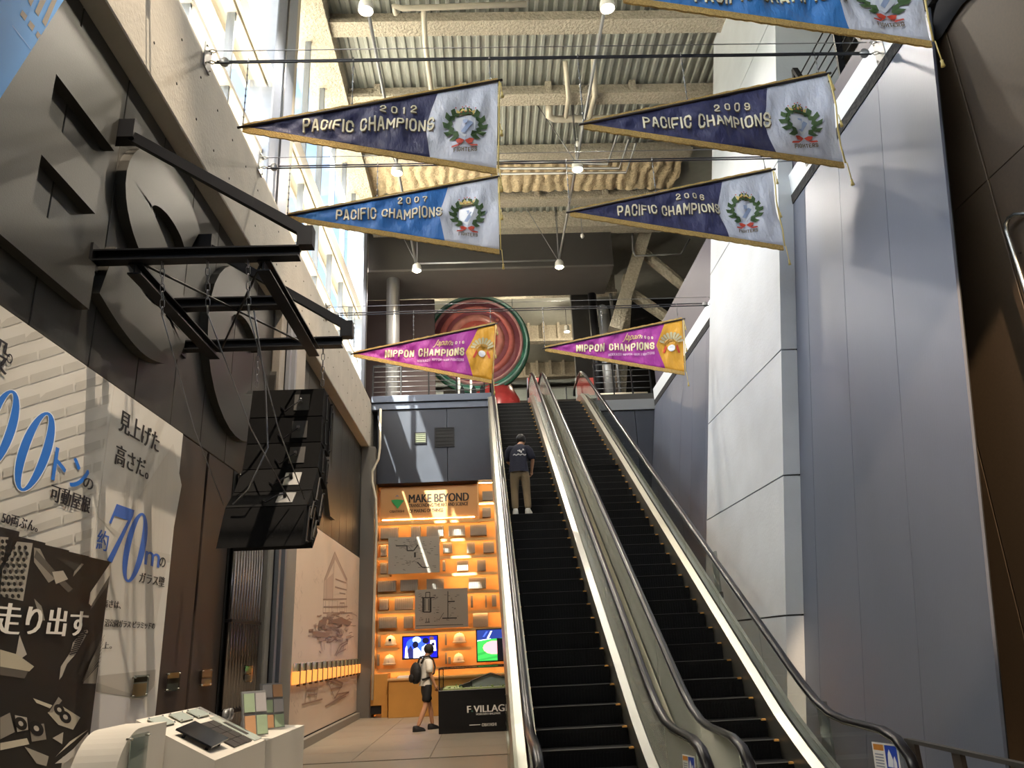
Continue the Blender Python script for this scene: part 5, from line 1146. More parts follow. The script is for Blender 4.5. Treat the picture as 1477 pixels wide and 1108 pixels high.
# athletic block letters: centre lines on a unit cell, drawn with a thick stroke and cut corners
_o = [(.25,0),(.75,0),(1,.2),(1,.8),(.75,1),(.25,1),(0,.8),(0,.2),(.25,0)]
BLK = {'P': [[(0,0),(0,1),(.75,1),(1,.85),(1,.6),(.75,.45),(0,.45)]], 'A': [[(0,0),(.4,1),(.6,1),(1,0)], [(.17,.3),(.83,.3)]], 'C': [[(1,.68),(1,.8),(.75,1),(.25,1),(0,.8),(0,.2),(.25,0),(.75,0),(1,.2),(1,.32)]],
       'I': [[(.5,0),(.5,1)]], 'F': [[(0,0),(0,1),(1,1)], [(0,.5),(.8,.5)]], 'H': [[(0,0),(0,1)], [(1,0),(1,1)], [(0,.5),(1,.5)]], 'M': [[(0,0),(0,1),(.5,.35),(1,1),(1,0)]], 'O': [_o], 'N': [[(0,0),(0,1),(1,0),(1,1)]],
       'S': [[(1,.72),(1,.82),(.75,1),(.25,1),(0,.82),(0,.66),(.22,.53),(.78,.47),(1,.34),(1,.18),(.75,0),(.25,0),(0,.18),(0,.28)]], 'K': [[(0,0),(0,1)], [(1,1),(.1,.5),(1,0)]], 'D': [[(0,0),(0,1),(.7,1),(1,.8),(1,.2),(.7,0),(0,0)]],
       'G': [[(1,.7),(1,.8),(.75,1),(.25,1),(0,.8),(0,.2),(.25,0),(.75,0),(1,.2),(1,.45),(.55,.45)]], 'T': [[(.5,0),(.5,1)], [(0,1),(1,1)]], 'E': [[(1,0),(0,0),(0,1),(1,1)], [(0,.5),(.8,.5)]], 'R': [[(0,0),(0,1),(.75,1),(1,.85),(1,.62),(.75,.48),(0,.48)], [(.5,.48),(1,0)]],
       '-': [[(.1,.5),(.9,.5)]], '0': [_o], '1': [[(.25,.85),(.5,1),(.5,0)]], '2': [[(0,.72),(0,.82),(.25,1),(.75,1),(1,.82),(1,.62),(0,.12),(0,0),(1,0)]], '6': [[(1,.78),(.75,1),(.25,1),(0,.8),(0,.2),(.25,0),(.75,0),(1,.2),(1,.38),(.75,.55),(0,.55)]], '7': [[(0,.85),(0,1),(1,1),(1,.85),(.45,.3),(.45,0)]], '9': [[(0,.22),(.25,0),(.75,0),(1,.2),(1,.8),(.75,1),(.25,1),(0,.8),(0,.62),(.25,.45),(1,.45)]]}
def block_pts(body, th=0.20, cw=0.60, gap=0.16, space=0.45):
    key = ('#', body, th, cw, gap)
    if key in TXT: return TXT[key]
    vs, fs = [], []; x = 0.0
    for ch in body:
        if ch == ' ': x += space; continue
        w = th if ch == 'I' else (cw*0.6 if ch == '1' else cw*1.2 if ch == 'M' else cw)
        P = lambda p: (x+th/2+p[0]*(w-th) if w > th else x+w/2, th/2+p[1]*(1-th))
        for ln in BLK.get(ch, []):
            L = [P(p) for p in ln]; closed = ln[0] == ln[-1] and len(ln) > 2
            for i in range(len(L)-1):
                (ax, ay), (bx, by) = L[i], L[i+1]; dx, dy = bx-ax, by-ay; l = math.hypot(dx, dy) or 1; dx /= l; dy /= l
                e0 = th/2 if (i == 0 and not closed) else th*0.21; e1 = th/2 if (i == len(L)-2 and not closed) else th*0.21
                ax -= dx*e0; ay -= dy*e0; bx += dx*e1; by += dy*e1; nx, ny = -dy*th/2, dx*th/2; k = len(vs)
                m_ = max(1, int(math.hypot(bx-ax, by-ay)/0.13))
                for g in range(m_+1): px_, py_ = ax+(bx-ax)*g/m_, ay+(by-ay)*g/m_; vs += [(px_-nx, py_-ny), (px_+nx, py_+ny)]
                fs += [(k+2*g, k+2*g+2, k+2*g+3, k+2*g+1) for g in range(m_)]
        x += w+gap
    W = x-gap; TXT[key] = ([(a/W, max(0, min(1, b_))) for a, b_ in vs], fs); return TXT[key]
def pennant(lab, Y, tip, TR, BR, field, hoist, bs, year, kind, seed):
    fieldm = mat('satin_'+field, field, 0.5, sheen=0.3, noise=0.06, nscale=3, bump=0.9, bscale=5, stretch=(1.6, 1, 0.7)); hm = mat('satin_'+hoist, hoist, 0.45, sheen=0.3, noise=0.05, nscale=3, bump=0.9, bscale=5, stretch=(1.6, 1, 0.7))
    tip, TR, BR = [Vector((p[0], 0, p[1])) for p in (tip, TR, BR)]
    t = thing('pennant', lab, 'pennant', (tip.x, Y, tip.z), 'championship pennants on the cables')
    ph = seed*1.7
    def S(s, v, off=0.0):
        """s from tip to hoist edge, v from bottom (0) to top (1)"""
        top = tip.lerp(TR, s); bot = tip.lerp(BR, s); p = bot.lerp(top, v); fall = (max(0.0, math.sin(PI*min(1, max(0, v)))))**0.8
        wv = (0.034*math.sin(s*23+ph+v*5.0)+0.022*math.sin(s*47+ph*2-v*6)+0.009*math.sin(s*90+v*9+ph))*fall*min(1, s*2.2)
        dz = -0.004*math.sin(s*30+ph)*fall*s
        return Vector((p.x, Y+wv+off*1.6, p.z+dz))
    def st(x, z):
        s = (x-tip.x)/(TR.x-tip.x); s = max(0.001, min(1, s)); top = tip.lerp(TR, s).z; bot = tip.lerp(BR, s).z; return s, (z-bot)/max(1e-4, top-bot)
    NV = 16
    def sheet(nm, fn0, fn1, n, m):
        q = MB(); vs = []
        for i in range(n+1):
            for j in range(NV+1):
                v = j/NV; a0, a1 = fn0(v), fn1(v); vs.append(S(a0+(a1-a0)*i/n, v))
        vs2 = [(x, y+0.004, z) for x, y, z in vs]; k = len(vs); w = NV+1; fs = []
        for i in range(n):
            for j in range(NV): a = i*w+j; fs += [(a, a+w, a+w+1, a+1), (k+a, k+a+1, k+a+w+1, k+a+w)]
        for i in range(n): a = i*w; fs += [(a, k+a, k+a+w, a+w), (a+NV, a+NV+w, k+a+w+NV, k+a+NV)]
        q.add(vs+vs2, fs, smooth=True); return obj(nm, q, m, t, flip=False)
    b0, b1, b2 = bs
    bnd = lambda v: b1+(b0-b1)*(v-0.5)*2 if v > 0.5 else b1+(b2-b1)*(0.5-v)*2
    sheet('field', lambda v: 0.015, bnd, 80, fieldm); sheet('hoist_panel', bnd, lambda v: 1.0, 28, hm)
    # gold fringe: a band along the lower edge, and a thin one above the pole
    q = MB(); vs = []; n = 60
    for i in range(n+1):
        s = i/n; p = S(s, 0.0); h = 0.062+0.014*((i*7) % 5)/5; vs += [(p.x, p.y-0.008, p.z+0.012), (p.x, p.y-0.01, p.z-h), (p.x, p.y+0.012, p.z-h), (p.x, p.y+0.012, p.z+0.012)]
    fs = [(0, 1, 2, 3), tuple(range(n*4, n*4+4))]
    for i in range(n):
        for e in range(4): f = (e+1) % 4; fs.append((i*4+e, i*4+f, i*4+4+f, i*4+4+e))
    q.add(vs, fs); obj('fringe', q, GOLD, t)
    q = MB(); vs = []
    for i in range(n+1):
        s = i/n; p = S(s, 1.0); h = 0.03+0.012*((i*5) % 4)/4; vs += [(p.x, Y-0.006, p.z+0.015), (p.x, Y-0.006, p.z+0.015+h), (p.x, Y+0.008, p.z+0.015+h), (p.x, Y+0.008, p.z+0.015)]
    q.add(vs, fs); obj('top_fringe', q, GOLD, t)
    u = (TR-tip).normalized(); q = MB(); q.cyl(tip-u*0.06+Vector((0, Y-0.012, 0.0)), TR+u*0.06+Vector((0, Y-0.012, 0.0)), 0.016, 8); obj('pole', q, M_rod, t)
    # gold cord with tassels at the hoist edge
    q = MB(); q.tube([S(1.0, v)+Vector((0.02, -0.012, 0)) for v in (1, .8, .6, .4, .2, 0)], 0.010, 6); obj('cord', q, M_gthread, t)
    for v, dl in ((0.97, 0.14), (0.52, 0.10), (0.0, 0.24)):
        p = S(1.0, v)+Vector((0.035, -0.015, 0)); q = MB(); q.tube([p, p+Vector((0.012, 0, -dl))], 0.006, 6); q.lathe([(0.004, 0.03), (0.016, 0.02), (0.012, 0.0), (0.022, -0.05), (0.001, -0.052)], p+Vector((0.012, 0, -dl-0.02)), n=8); obj('tassel', q, M_gthread, t)
    def txt(body, x0, x1, z0, z1, m, off=-0.010, bold=0.006, nm='lettering', sk=0.0):
        tx = lambda x, y, k: S(*st(tip.x+x0+(x1-x0)*(x+sk*y), tip.z+z0+(z1-z0)*y), off-0.0015*k)
        if nm == 'script_lettering': return obj(nm, text_mb(body, tx, bold), m, t, flip=False)
        vs, fs = block_pts(body, 0.19 if nm == 'letter_edge' else (0.17 if nm == 'emblem_lettering' else 0.15), 0.56 if kind == 'nippon' else 0.62, 0.14 if len(body) > 6 else 0.5)
        q = MB(); q.add([tx(x, y, 0) for x, y in vs], fs); o = obj(nm, q, m, t, flip=False); o['kind'] = 'stuff'; return o
    def shp(nm, polys, m, off=-0.010):
        q = MB()
        for pl_ in polys: q.poly([S(*st(tip.x+x, tip.z+z), off) for x, z in pl_])
        o = obj(nm, q, m, t, flip=False)
        if len(polys) > 4: o['kind'] = 'stuff'
        return o
    if kind == 'pacific':
        for body, bx in (('PACIFIC CHAMPIONS', (0.715, 2.28, -0.085, 0.085)),)+((( year, (1.62, 2.06, 0.165, 0.265)),) if year else ()):
            txt(body, bx[0]+0.008, bx[1]+0.008, bx[2]-0.012, bx[3]-0.006, M_dthread, -0.008, 0.010 if len(body) < 6 else 0.004, 'letter_shadow'); txt(body, *bx, M_wthread, -0.012, 0.014 if len(body) < 6 else 0.0045)
        cx, cz = 2.655, -0.05
        leaves = []
        for sd in (-1, 1):
            for k in range(6):
                a = math.radians(205+k*0 if sd < 0 else 0); th = math.radians(-70+k*27); R = 0.20
                bx_, bz_ = cx+sd*R*math.cos(th)*1.0, cz+0.02+R*0.95*math.sin(th)*1.0
                tx_, tz_ = -math.sin(th)*sd, math.cos(th)
                for so_, ln in ((0.05, 0.085), (-0.05, 0.085)):
                    dx, dz = tx_*0.11+sd*so_*math.cos(th)*1.1, tz_*0.11+so_*1.1*math.sin(th); L = math.hypot(dx, dz); nx, nz = -dz/L*0.034, dx/L*0.034
                    leaves.append([(bx_, bz_), (bx_+dx*0.5+nx, bz_+dz*0.5+nz), (bx_+dx, bz_+dz), (bx_+dx*0.5-nx, bz_+dz*0.5-nz)])
        q = shp('laurel', leaves, M_leaf)
        shp('shield', [[(cx-0.12, cz+0.12), (cx+0.12, cz+0.12), (cx+0.12, cz-0.05), (cx, cz-0.17), (cx-0.12, cz-0.05)]], hm if False else M_silver, -0.006)
        shp('figure', [[(cx-0.05, cz-0.10), (cx+0.0, cz-0.12), (cx+0.07, cz-0.02), (cx+0.10, cz+0.03), (cx+0.05, cz+0.05), (cx+0.0, cz-0.02)], [(cx-0.02, cz+0.02), (cx+0.02, cz+0.02), (cx+0.03, cz+0.08), (cx-0.03, cz+0.08)]], mat('figure_blue', '9fb0d2', 0.5), -0.012)
        shp('crown', [[(cx-0.10, cz+0.16), (cx+0.10, cz+0.16), (cx+0.12, cz+0.25), (cx+0.07, cz+0.22), (cx+0.04, cz+0.27), (cx, cz+0.235), (cx-0.04, cz+0.27), (cx-0.07, cz+0.22), (cx-0.12, cz+0.25)]], mat('crown_gold', 'e6cf7e', 0.5), -0.010)
        shp('crown_band', [[(cx-0.10, cz+0.155), (cx+0.10, cz+0.155), (cx+0.10, cz+0.175), (cx-0.10, cz+0.175)]], M_dthread, -0.013)
        shp('jewels', [[(cx+x-0.011, cz+z), (cx+x, cz+z-0.011), (cx+x+0.011, cz+z), (cx+x, cz+z+0.011)] for x, z in ((-0.12, 0.265), (-0.04, 0.285), (0, 0.30), (0.04, 0.285), (0.12, 0.265), (-0.05, 0.205), (0, 0.205), (0.05, 0.205))], M_red, -0.014)
        shp('ribbon', [[(cx, cz-0.22), (cx+0.06, cz-0.19), (cx+0.11, cz-0.20), (cx+0.09, cz-0.25), (cx+0.04, cz-0.255)], [(cx, cz-0.22), (cx-0.06, cz-0.19), (cx-0.11, cz-0.20), (cx-0.09, cz-0.25), (cx-0.04, cz-0.255)], [(cx, cz-0.23), (cx+0.08, cz-0.29), (cx+0.16, cz-0.285), (cx+0.15, cz-0.265), (cx+0.07, cz-0.265)], [(cx, cz-0.23), (cx-0.08, cz-0.29), (cx-0.16, cz-0.285), (cx-0.15, cz-0.265), (cx-0.07, cz-0.265)]], M_red, -0.012)
        txt('FIGHTERS', cx-0.13, cx+0.15, cz-0.36, cz-0.305, M_dthread, -0.012, 0.006, 'emblem_lettering')
    else:
        txt('NIPPON CHAMPIONS', 0.665, 2.345, -0.112, 0.058, mat('pale_gold_thread', 'e8cf8e', 0.5), -0.009, 0.007, 'letter_edge'); txt('NIPPON CHAMPIONS', 0.675, 2.335, -0.102, 0.048, M_wthread, -0.012, 0.003)
        txt('HOKKAIDO NIPPON-HAM FIGHTERS', 1.36, 2.34, -0.225, -0.17, mat('lilac_thread', 'e6c4e6', 0.6), -0.012, 0.002); txt(year, 2.05, 2.33, 0.135, 0.20, M_wthread, -0.012, 0.012)
        txt('Japan', 1.66, 2.00, 0.09, 0.27, mat('pale_gold_thread', 'e8cf8e', 0.5), -0.012, 0.004, 'script_lettering', 0.25)
        cx, cz = 2.72, 0.02; fe = []
        for k in range(9):
            a = math.radians(15+k*150/8); c, s_ = math.cos(a), math.sin(a); r0, r1 = 0.10, 0.245; w = 0.030
            fe.append([(cx+c*r0-s_*w*0.5, cz+s_*r0+c*w*0.5), (cx+c*r0+s_*w*0.5, cz+s_*r0-c*w*0.5), (cx+c*r1+s_*w, cz+s_*r1-c*w), (cx+c*(r1+0.02), cz+s_*(r1+0.02)), (cx+c*r1-s_*w, cz+s_*r1+c*w)])
        shp('feathers', fe, mat('feather_grey', 'b7b08e', 0.5), -0.011); shp('headband', [[(cx+0.16*math.cos(math.radians(a)), cz+0.12*math.sin(math.radians(a))) for a in range(0, 181, 20)]+[(cx+0.10*math.cos(math.radians(a)), cz-0.02+0.08*math.sin(math.radians(a))) for a in range(180, -1, -20)]], mat('headband_tan', 'b48a3c', 0.5), -0.013)
        shp('ball', [[(cx+0.075*math.cos(2*PI*i/16), cz-0.10+0.075*math.sin(2*PI*i/16)) for i in range(16)]], M_silver, -0.014); shp('side_cords', [[(cx-0.12, cz-0.02), (cx-0.19, cz-0.20), (cx-0.15, cz-0.21), (cx-0.09, cz-0.08)], [(cx+0.12, cz-0.02), (cx+0.19, cz-0.20), (cx+0.15, cz-0.21), (cx+0.09, cz-0.08)]], M_red, -0.013)
    return t
CABZ = {7.7: 8.51, 10.0: 8.60, 15.0: 8.42, 6.0: 8.50}
NAVY, BLUE, WHT, MAG, GLD = '2a2d5c', '1f6fc0', 'cfd3e2', 'a3289a', 'd29a1e'
PEN = [('dark navy pennant reading 2012 with its tip by the windows', 7.7, (-2.71, 7.50), (0.33, 8.11), (0.27, 6.85), NAVY, WHT, (0.76, 0.715, 0.74), '2012', 'pacific', 1),
       ('dark navy pennant reading 2009 on the cable nearest the brown wall side', 7.7, (1.34, 7.46), (4.43, 8.14), (4.41, 6.84), NAVY, WHT, (0.75, 0.715, 0.745), '2009', 'pacific', 2),
       ('bright blue pennant reading 2007 Pacific Champions', 10.0, (-2.76, 7.70), (0.36, 8.30), (0.34, 7.05), BLUE, WHT, (0.76, 0.715, 0.745), '2007', 'pacific', 3),
       ('dark navy pennant reading 2006 in front of the pale pillar', 10.0, (1.42, 7.66), (4.58, 8.32), (4.55, 7.0), NAVY, WHT, (0.75, 0.71, 0.75), '2006', 'pacific', 4),
       ('magenta and gold pennant reading 2016 before the round red artwork', 15.0, (-2.61, 7.46), (0.35, 8.04), (0.24, 6.78), MAG, GLD, (0.88, 0.80, 0.865), '2016', 'nippon', 5),
       ('magenta and gold pennant reading 2006 before the dark corner', 15.0, (1.38, 7.46), (4.36, 8.03), (4.27, 6.83), MAG, GLD, (0.87, 0.80, 0.865), '2006', 'nippon', 6),
       ('bright blue pennant cut off by the frame beside the brown wall', 6.0, (1.55, 7.67), (4.58, 8.34), (4.58, 7.06), '2277c4', WHT, (0.75, 0.71, 0.74), None, 'pacific', 7)]
for pr in PEN:
    t = pennant(*pr); Y = pr[1]; (x0, z0), (x1, z1) = pr[2], pr[3]; cz = CABZ[Y]
    for f in (0.0, 0.42, 0.97):
        x = x0+(x1-x0)*f; z = z0+(z1-z0)*f; q = MB(); q.cyl((x, Y, z), (x, Y, cz), 0.006, 6); nl = max(2, int((cz-z)/0.10))
        for k in range(nl): q.ball((x, Y, z+(cz-z)*(k+0.5)/nl), 0.014, 6, sc=(1, 1, 1.6))
        obj('hanger_chain', q, M_wire, t)
# cable sets from the concrete beam to the parapet
for Y, cz, xr, nm in ((7.7, 8.51, 5.2, 'carrying the 2012 and 2009 pennants'), (10.0, 8.60, 5.2, 'carrying the 2007 and dark 2006 pennants'), (15.0, 8.42, 5.2, 'carrying the magenta pennants'), (6.0, 8.50, 5.2, 'carrying the cut-off blue pennant')):
    if Y == 15.0: xr = XL(8.4)-0.10
    for k, (dz, dy, r, m) in enumerate(((0.12, 0.0, 0.006, M_wire), (-0.02, 0.02, 0.011, M_dwire), (-0.09, -0.03, 0.011, M_dwire))):
        q = MB(); q.cyl((-3.1, Y+dy, cz+dz), (xr-0.15, Y+dy, cz+dz), r, 6)
        tag(obj('span_cable', q, m), ('thin upper cable ', 'dark middle cable ', 'dark lower cable ')[k]+nm, 'cable', 'cables across the hall')
    for sx, X in ((1, -3.22), (-1, xr)):
        t = thing('cable_anchor', 'steel anchor with pulley '+('on concrete beam ' if sx > 0 else 'on parapet ')+nm, 'anchor', (X, Y, cz))
        q = MB(); q.box(X, X+sx*0.02, Y-0.10, Y+0.10, cz-0.16, cz+0.18); obj('plate', q, M_gpipe, t)
        for dz in (0.12, -0.05): q = MB(); q.tube([(X+sx*0.02, Y, cz+dz), (X+sx*0.07, Y+0.03, cz+dz), (X+sx*0.12, Y, cz+dz), (X+sx*0.07, Y-0.03, cz+dz), (X+sx*0.02, Y, cz+dz)], 0.008, 6); obj('shackle', q, M_steel, t)
        q = MB(); q.lathe([(0.001, -0.025), (0.055, -0.025), (0.06, 0.0), (0.055, 0.025), (0.001, 0.025)], (X+sx*0.22, Y, cz-0.05), 'y', 14); obj('pulley', q, M_gpipe, t)
        for k in range(4): q = MB(); yy, zz = Y+(-0.07 if k % 2 else 0.07), cz+(-0.12 if k < 2 else 0.14); q.cyl((X, yy, zz), (X+sx*0.035, yy, zz), 0.012, 6); obj('bolt', q, M_steel, t)
# ================================================================== UPPER FLOOR BEYOND THE ESCALATORS
# bulkhead with dark face and lighter soffit
b = MB(); b.box(-4.0, 4.6, 23.0, 23.15, 13.57, 15.5); b.box(-4.0, 4.6, 25.0, 25.15, 13.57, 15.5); struct('wall_bulkhead', b, M_dgrey)
b = MB(); b.box(-4.0, 4.6, 23.0, 25.15, 13.50, 13.57)
so2 = struct('ceiling_bulkhead', b, M_mgrey)
q = MB(); p = onZ(680, 413, 13.5); q.box(p.x-0.32, p.x+0.32, p.y-0.3, p.y+0.3, 13.49, 13.499); obj('access_hatch', q, M_mgrey, so2)
b = MB(); b.box(-4.0, 9, 23.2, 46.3, 15.5, 15.7)
fc = struct('ceiling_far', b, M_deck)
for k in range(3):
    y = 27.3+4.9*k; q = MB(); q.box(-4, 5.5, y, y+0.4, 14.6, 14.72); q.box(-4, 5.5, y+0.3, y+0.36, 14.72, 15.5)
    for i in range(14): q.box(-3.9+0.68*i, -3.78+0.68*i, y, y+0.36, 14.72, 15.5)
    obj('far_beam', q, M_spray, fc)
b = MB(); b.box(-4.2, 9, 41.0, 41.3, 8.6, 14.6); b.box(-4.2, 9, 41.0, 41.3, 15.35, 15.5); struct('wall_far', b, M_mgrey)
b = MB(); b.box(-4.2, 5.4, 41.1, 41.12, 14.6, 15.35)
w2 = struct('window_2', b, M_glass)
for k in range(9): q = MB(); x = -4+1.1*k; q.box(x, x+0.06, 41.05, 41.2, 14.6, 15.35); obj('mullion', q, M_alu, w2)
# left wall and recess at the end of the clerestory
b = MB(); b.box(-4.2, -4.0, 22.5, 46, 8.6, 15.5); struct('wall_upper_left', b, M_mgrey)
b = MB(); b.box(-4.0, -1.55, 25.2, 25.4, 8.6, 13.5); struct('wall_recess', b, mat('plum_wall', '5c4c4c', 0.6))
b = MB(); b.box(-1.5, -0.1, 29.6, 29.8, 8.6, 11.6); struct('wall_upper_screen', b, M_dgrey)
for x in (-0.75, -0.35): q = MB(); q.box(x, x+0.08, 24.45, 24.5, 8.6, 11.0); tag(obj('light_post', q, M_white), 'slim white upright behind the upper railing', 'post', 'white uprights behind the upper railing')
q = MB(); p = onY(567, 430, 23.6); q.lathe([(0.22, 8.6), (0.22, 14.9)], (p.x, 23.6, 0), n=20); q.lathe([(0.26, 8.6), (0.26, 8.8), (0.22, 8.82)], (p.x, 23.6, 0), n=20); tag(obj('round_column', q, M_gpipe), 'smooth grey round column standing behind the upper railing', 'column')
# railing on the edge of the upper floor, left of the escalator
def railing(lab, x0, x1, Y, z0, h, posts, bars=4):
    t = thing('upper_railing', lab, 'railing', ((x0+x1)/2, Y, z0))
    for k in range(posts):
        x = x0+(x1-x0)*k/(posts-1); q = MB(); q.box(x-0.02, x+0.02, Y-0.03, Y+0.03, z0, z0+h); obj('post', q, M_black, t)
    for k in range(bars):
        q = MB(); q.cyl((x0, Y, z0+h*(k+1)/(bars+0.2)), (x1, Y, z0+h*(k+1)/(bars+0.2)), 0.010, 6); obj('bar', q, M_gpipe, t)
    q = MB(); q.bar((x0, Y, z0+h), (x1, Y, z0+h), 0.05, 0.03); obj('top_rail', q, M_black, t)
    return t
railing('dark railing with thin bars on the slate fascia left of escalator', -3.2, 0.12, 21.85, 8.742, 1.0, 5, 6)
railing('dark railing with thin bars above the grey fascia by the right escalator', 3.45, 5.15, 21.86, 8.61, 1.0, 4, 5)
for x in (-0.55, -0.2, 0.05):
    q = MB(); q.prism([(x-0.07, 21.95, 8.61), (x+0.07, 21.95, 8.61), (x+0.07, 21.95, 8.95), (x, 21.95, 9.08), (x-0.07, 21.95, 8.95)], (0, 0.1, 0)); tag(obj('pointed_stand', q, M_black), 'small black pointed stand behind the upper railing', 'stand', 'pointed stands on the upper floor')
# giant round red and green artwork ball
cc = onY(688, 497, 27.0); R = 2.0
rd = thing('round_artwork', 'huge glossy red disc with green rim above the upper floor', 'artwork', (cc.x, 27.0, 8.6))
ringc = [('4f9478', 0.97, 1.0), ('b5e2d6', 0.92, 0.97), ('5aa088', 0.87, 0.92), ('f0b4b0', 0.81, 0.87), ('a8646e', 0.71, 0.81), ('ee8a80', 0.60, 0.71), ('b46a74', 0.52, 0.60), ('f6a494', 0.38, 0.52), ('ec7c70', 0.0, 0.38)]
for k, (c, r0, r1) in enumerate(ringc):
    bul = 0.10*(k % 2); q = MB(); zb = lambda r: -0.55*math.sqrt(max(0, 1-(r*0.97)**2))
    q.lathe([(max(0.001, R*r0), zb(r0)+0.02), (R*(r0*0.75+r1*0.25), zb(r0*0.75+r1*0.25)-bul), (R*(r0*0.25+r1*0.75), zb(r0*0.25+r1*0.75)-bul), (R*r1, zb(r1)+0.02)], (cc.x, 27.0, cc.z), 'y', 48)
    obj('colour_ring', q, mat('art_'+c+str(k), c, 0.18, noise=0.2, nscale=3, spec=0.7), rd)
q = MB(); q.lathe([(R, 0.0), (R*0.96, 0.35), (R*0.7, 0.7), (0.001, 0.8)], (cc.x, 27.0, cc.z), 'y', 48); obj('back_shell', q, mat('art_green', '2f6b54', 0.3), rd)
random.seed(9)
for k in range(16):
    a, rr = random.uniform(0, 2*PI), random.uniform(0.15, 0.85)*R; q = MB(); q.ball((cc.x+rr*math.cos(a), 27.0-0.55*math.sqrt(1-(rr/R)**2)-0.05, cc.z+rr*math.sin(a)), random.uniform(0.03, 0.09), 8, sc=(1, 0.5, 1)); obj('droplet', q, mat('art_drop', 'e88a78', 0.1), rd)
q = MB(); q.lathe([(0.9, 8.6), (1.05, 9.4), (1.0, 10.3), (0.7, 10.9), (0.3, 11.2)], (cc.x+0.55, 27.5, 0), n=28)
obj('red_body', q, mat('art_red', 'c84a48', 0.25, noise=0.3, nscale=2), rd)
# dark back corner at the right: raking sprayed braces, pipes, ducts
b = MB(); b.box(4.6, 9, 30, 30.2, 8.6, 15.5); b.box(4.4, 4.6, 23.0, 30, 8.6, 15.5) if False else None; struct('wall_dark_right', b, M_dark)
b = MB(); p = onY(838, 500, 27.0); b.box(p.x-0.25, p.x+0.75, 27.0, 27.3, 8.6, 15.5); struct('wall_fin', b, M_dgrey)
def brace(lab, a, c, Y, w=0.45): 
    q = MB(); q.bar(onY(*a, Y), onY(*c, Y), w*0.7, w, up=(0, 1, 0)); tag(obj('sprayed_brace', q, M_spray), lab, 'brace', 'raking sprayed steel braces')
brace('long raking sprayed steel brace in front of the dark corner', (965, 225), (886, 478), 23.8, 0.6)
def knee(lab, px):
    q = MB(); P_ = [onY(u, v, 23.9) for u, v in px]; q.tube([P_[0], P_[0].lerp(P_[1], 0.85), P_[1], P_[1].lerp(P_[2], 0.2), P_[2]], 0.2, 8, smooth=False); tag(obj('sprayed_brace', q, M_spray), lab, 'brace', 'raking sprayed steel braces')
knee('bent sprayed strut from the raking brace at the dark corner top', [(922, 360), (986, 413), (1012, 396)])
knee('bent sprayed strut low in the dark corner', [(905, 420), (963, 459), (990, 446)])
brace('upright sprayed steel post under the raking brace', (905, 400), (888, 660), 25.2, 0.5)
for u, r, m, lab in ((858, 0.14, M_black, 'dark vertical pipe at the edge of the dark corner'), (873, 0.20, M_gpipe, 'thick silver vertical duct pipe with elbow'), (886, 0.06, M_gpipe, 'thin silver vertical pipe beside the duct')):
    p = onY(u, 480, 24.5); q = MB(); q.cyl((p.x, 24.5, 8.6), (p.x, 24.5, 12.35 if r == 0.20 else 13.2), r, 16); vp_ = tag(obj('vertical_pipe', q, m), lab, 'pipe')
    if m == M_gpipe and r > 0.1: thick = vp_
q = MB(); p = onY(873, 480, 24.5); q.tube([(p.x, 24.5, 12.2), (p.x, 24.5, 12.38), (p.x, 24.56, 12.55), (p.x, 24.72, 12.68), (p.x, 24.95, 12.72), (p.x, 25.9, 12.72)], 0.20, 14); obj('elbow', q, M_gpipe, thick)
X0, X1, Z0, Z1 = rectY(862, 567, 934, 572, 22.6); q = MB(); q.cyl((X0, 22.6, (Z0+Z1)/2), (X1, 22.6, (Z0+Z1)/2), 0.07, 10); q.box(X0+0.2, X0+0.26, 22.57, 22.63, 8.6, Z0); q.box(X1-0.26, X1-0.2, 22.57, 22.63, 8.6, Z0); tag(obj('low_pipe', q, M_pipe), 'pale horizontal pipe behind the right upper railing', 'pipe')
pipe('thin U-shaped sprinkler pipe beside the raking brace', [onY(911, 300, 23.4), onY(913, 362, 23.4), onY(916, 369, 23.4), onY(982, 367, 23.4), onY(995, 345, 23.4)], 0.035, M_gpipe, name='sprinkler_pipe')
for u, v0, v1, lab in ((833, 175, 208, 'small white sensor hanging below the thick header pipe'), (840, 322, 341, 'small grey sensor hanging in front of the dark bulkhead')):
    Y_ = 17.6 if v0 < 200 else 22.3; p0, p1 = onY(u, v0, Y_), onY(u, v1, Y_); t = thing('pendant_sensor', lab, 'sensor', tuple(p1), 'pendant sensors')
    q = MB(); q.cyl(p1, (p1.x, p1.y, 15.4), 0.012, 6); obj('stem', q, M_wire, t); q = MB(); q.lathe([(0.001, 0.09), (0.05, 0.08), (0.07, 0.0), (0.04, -0.06), (0.001, -0.07)], p1, n=12); obj('head', q, M_white, t)
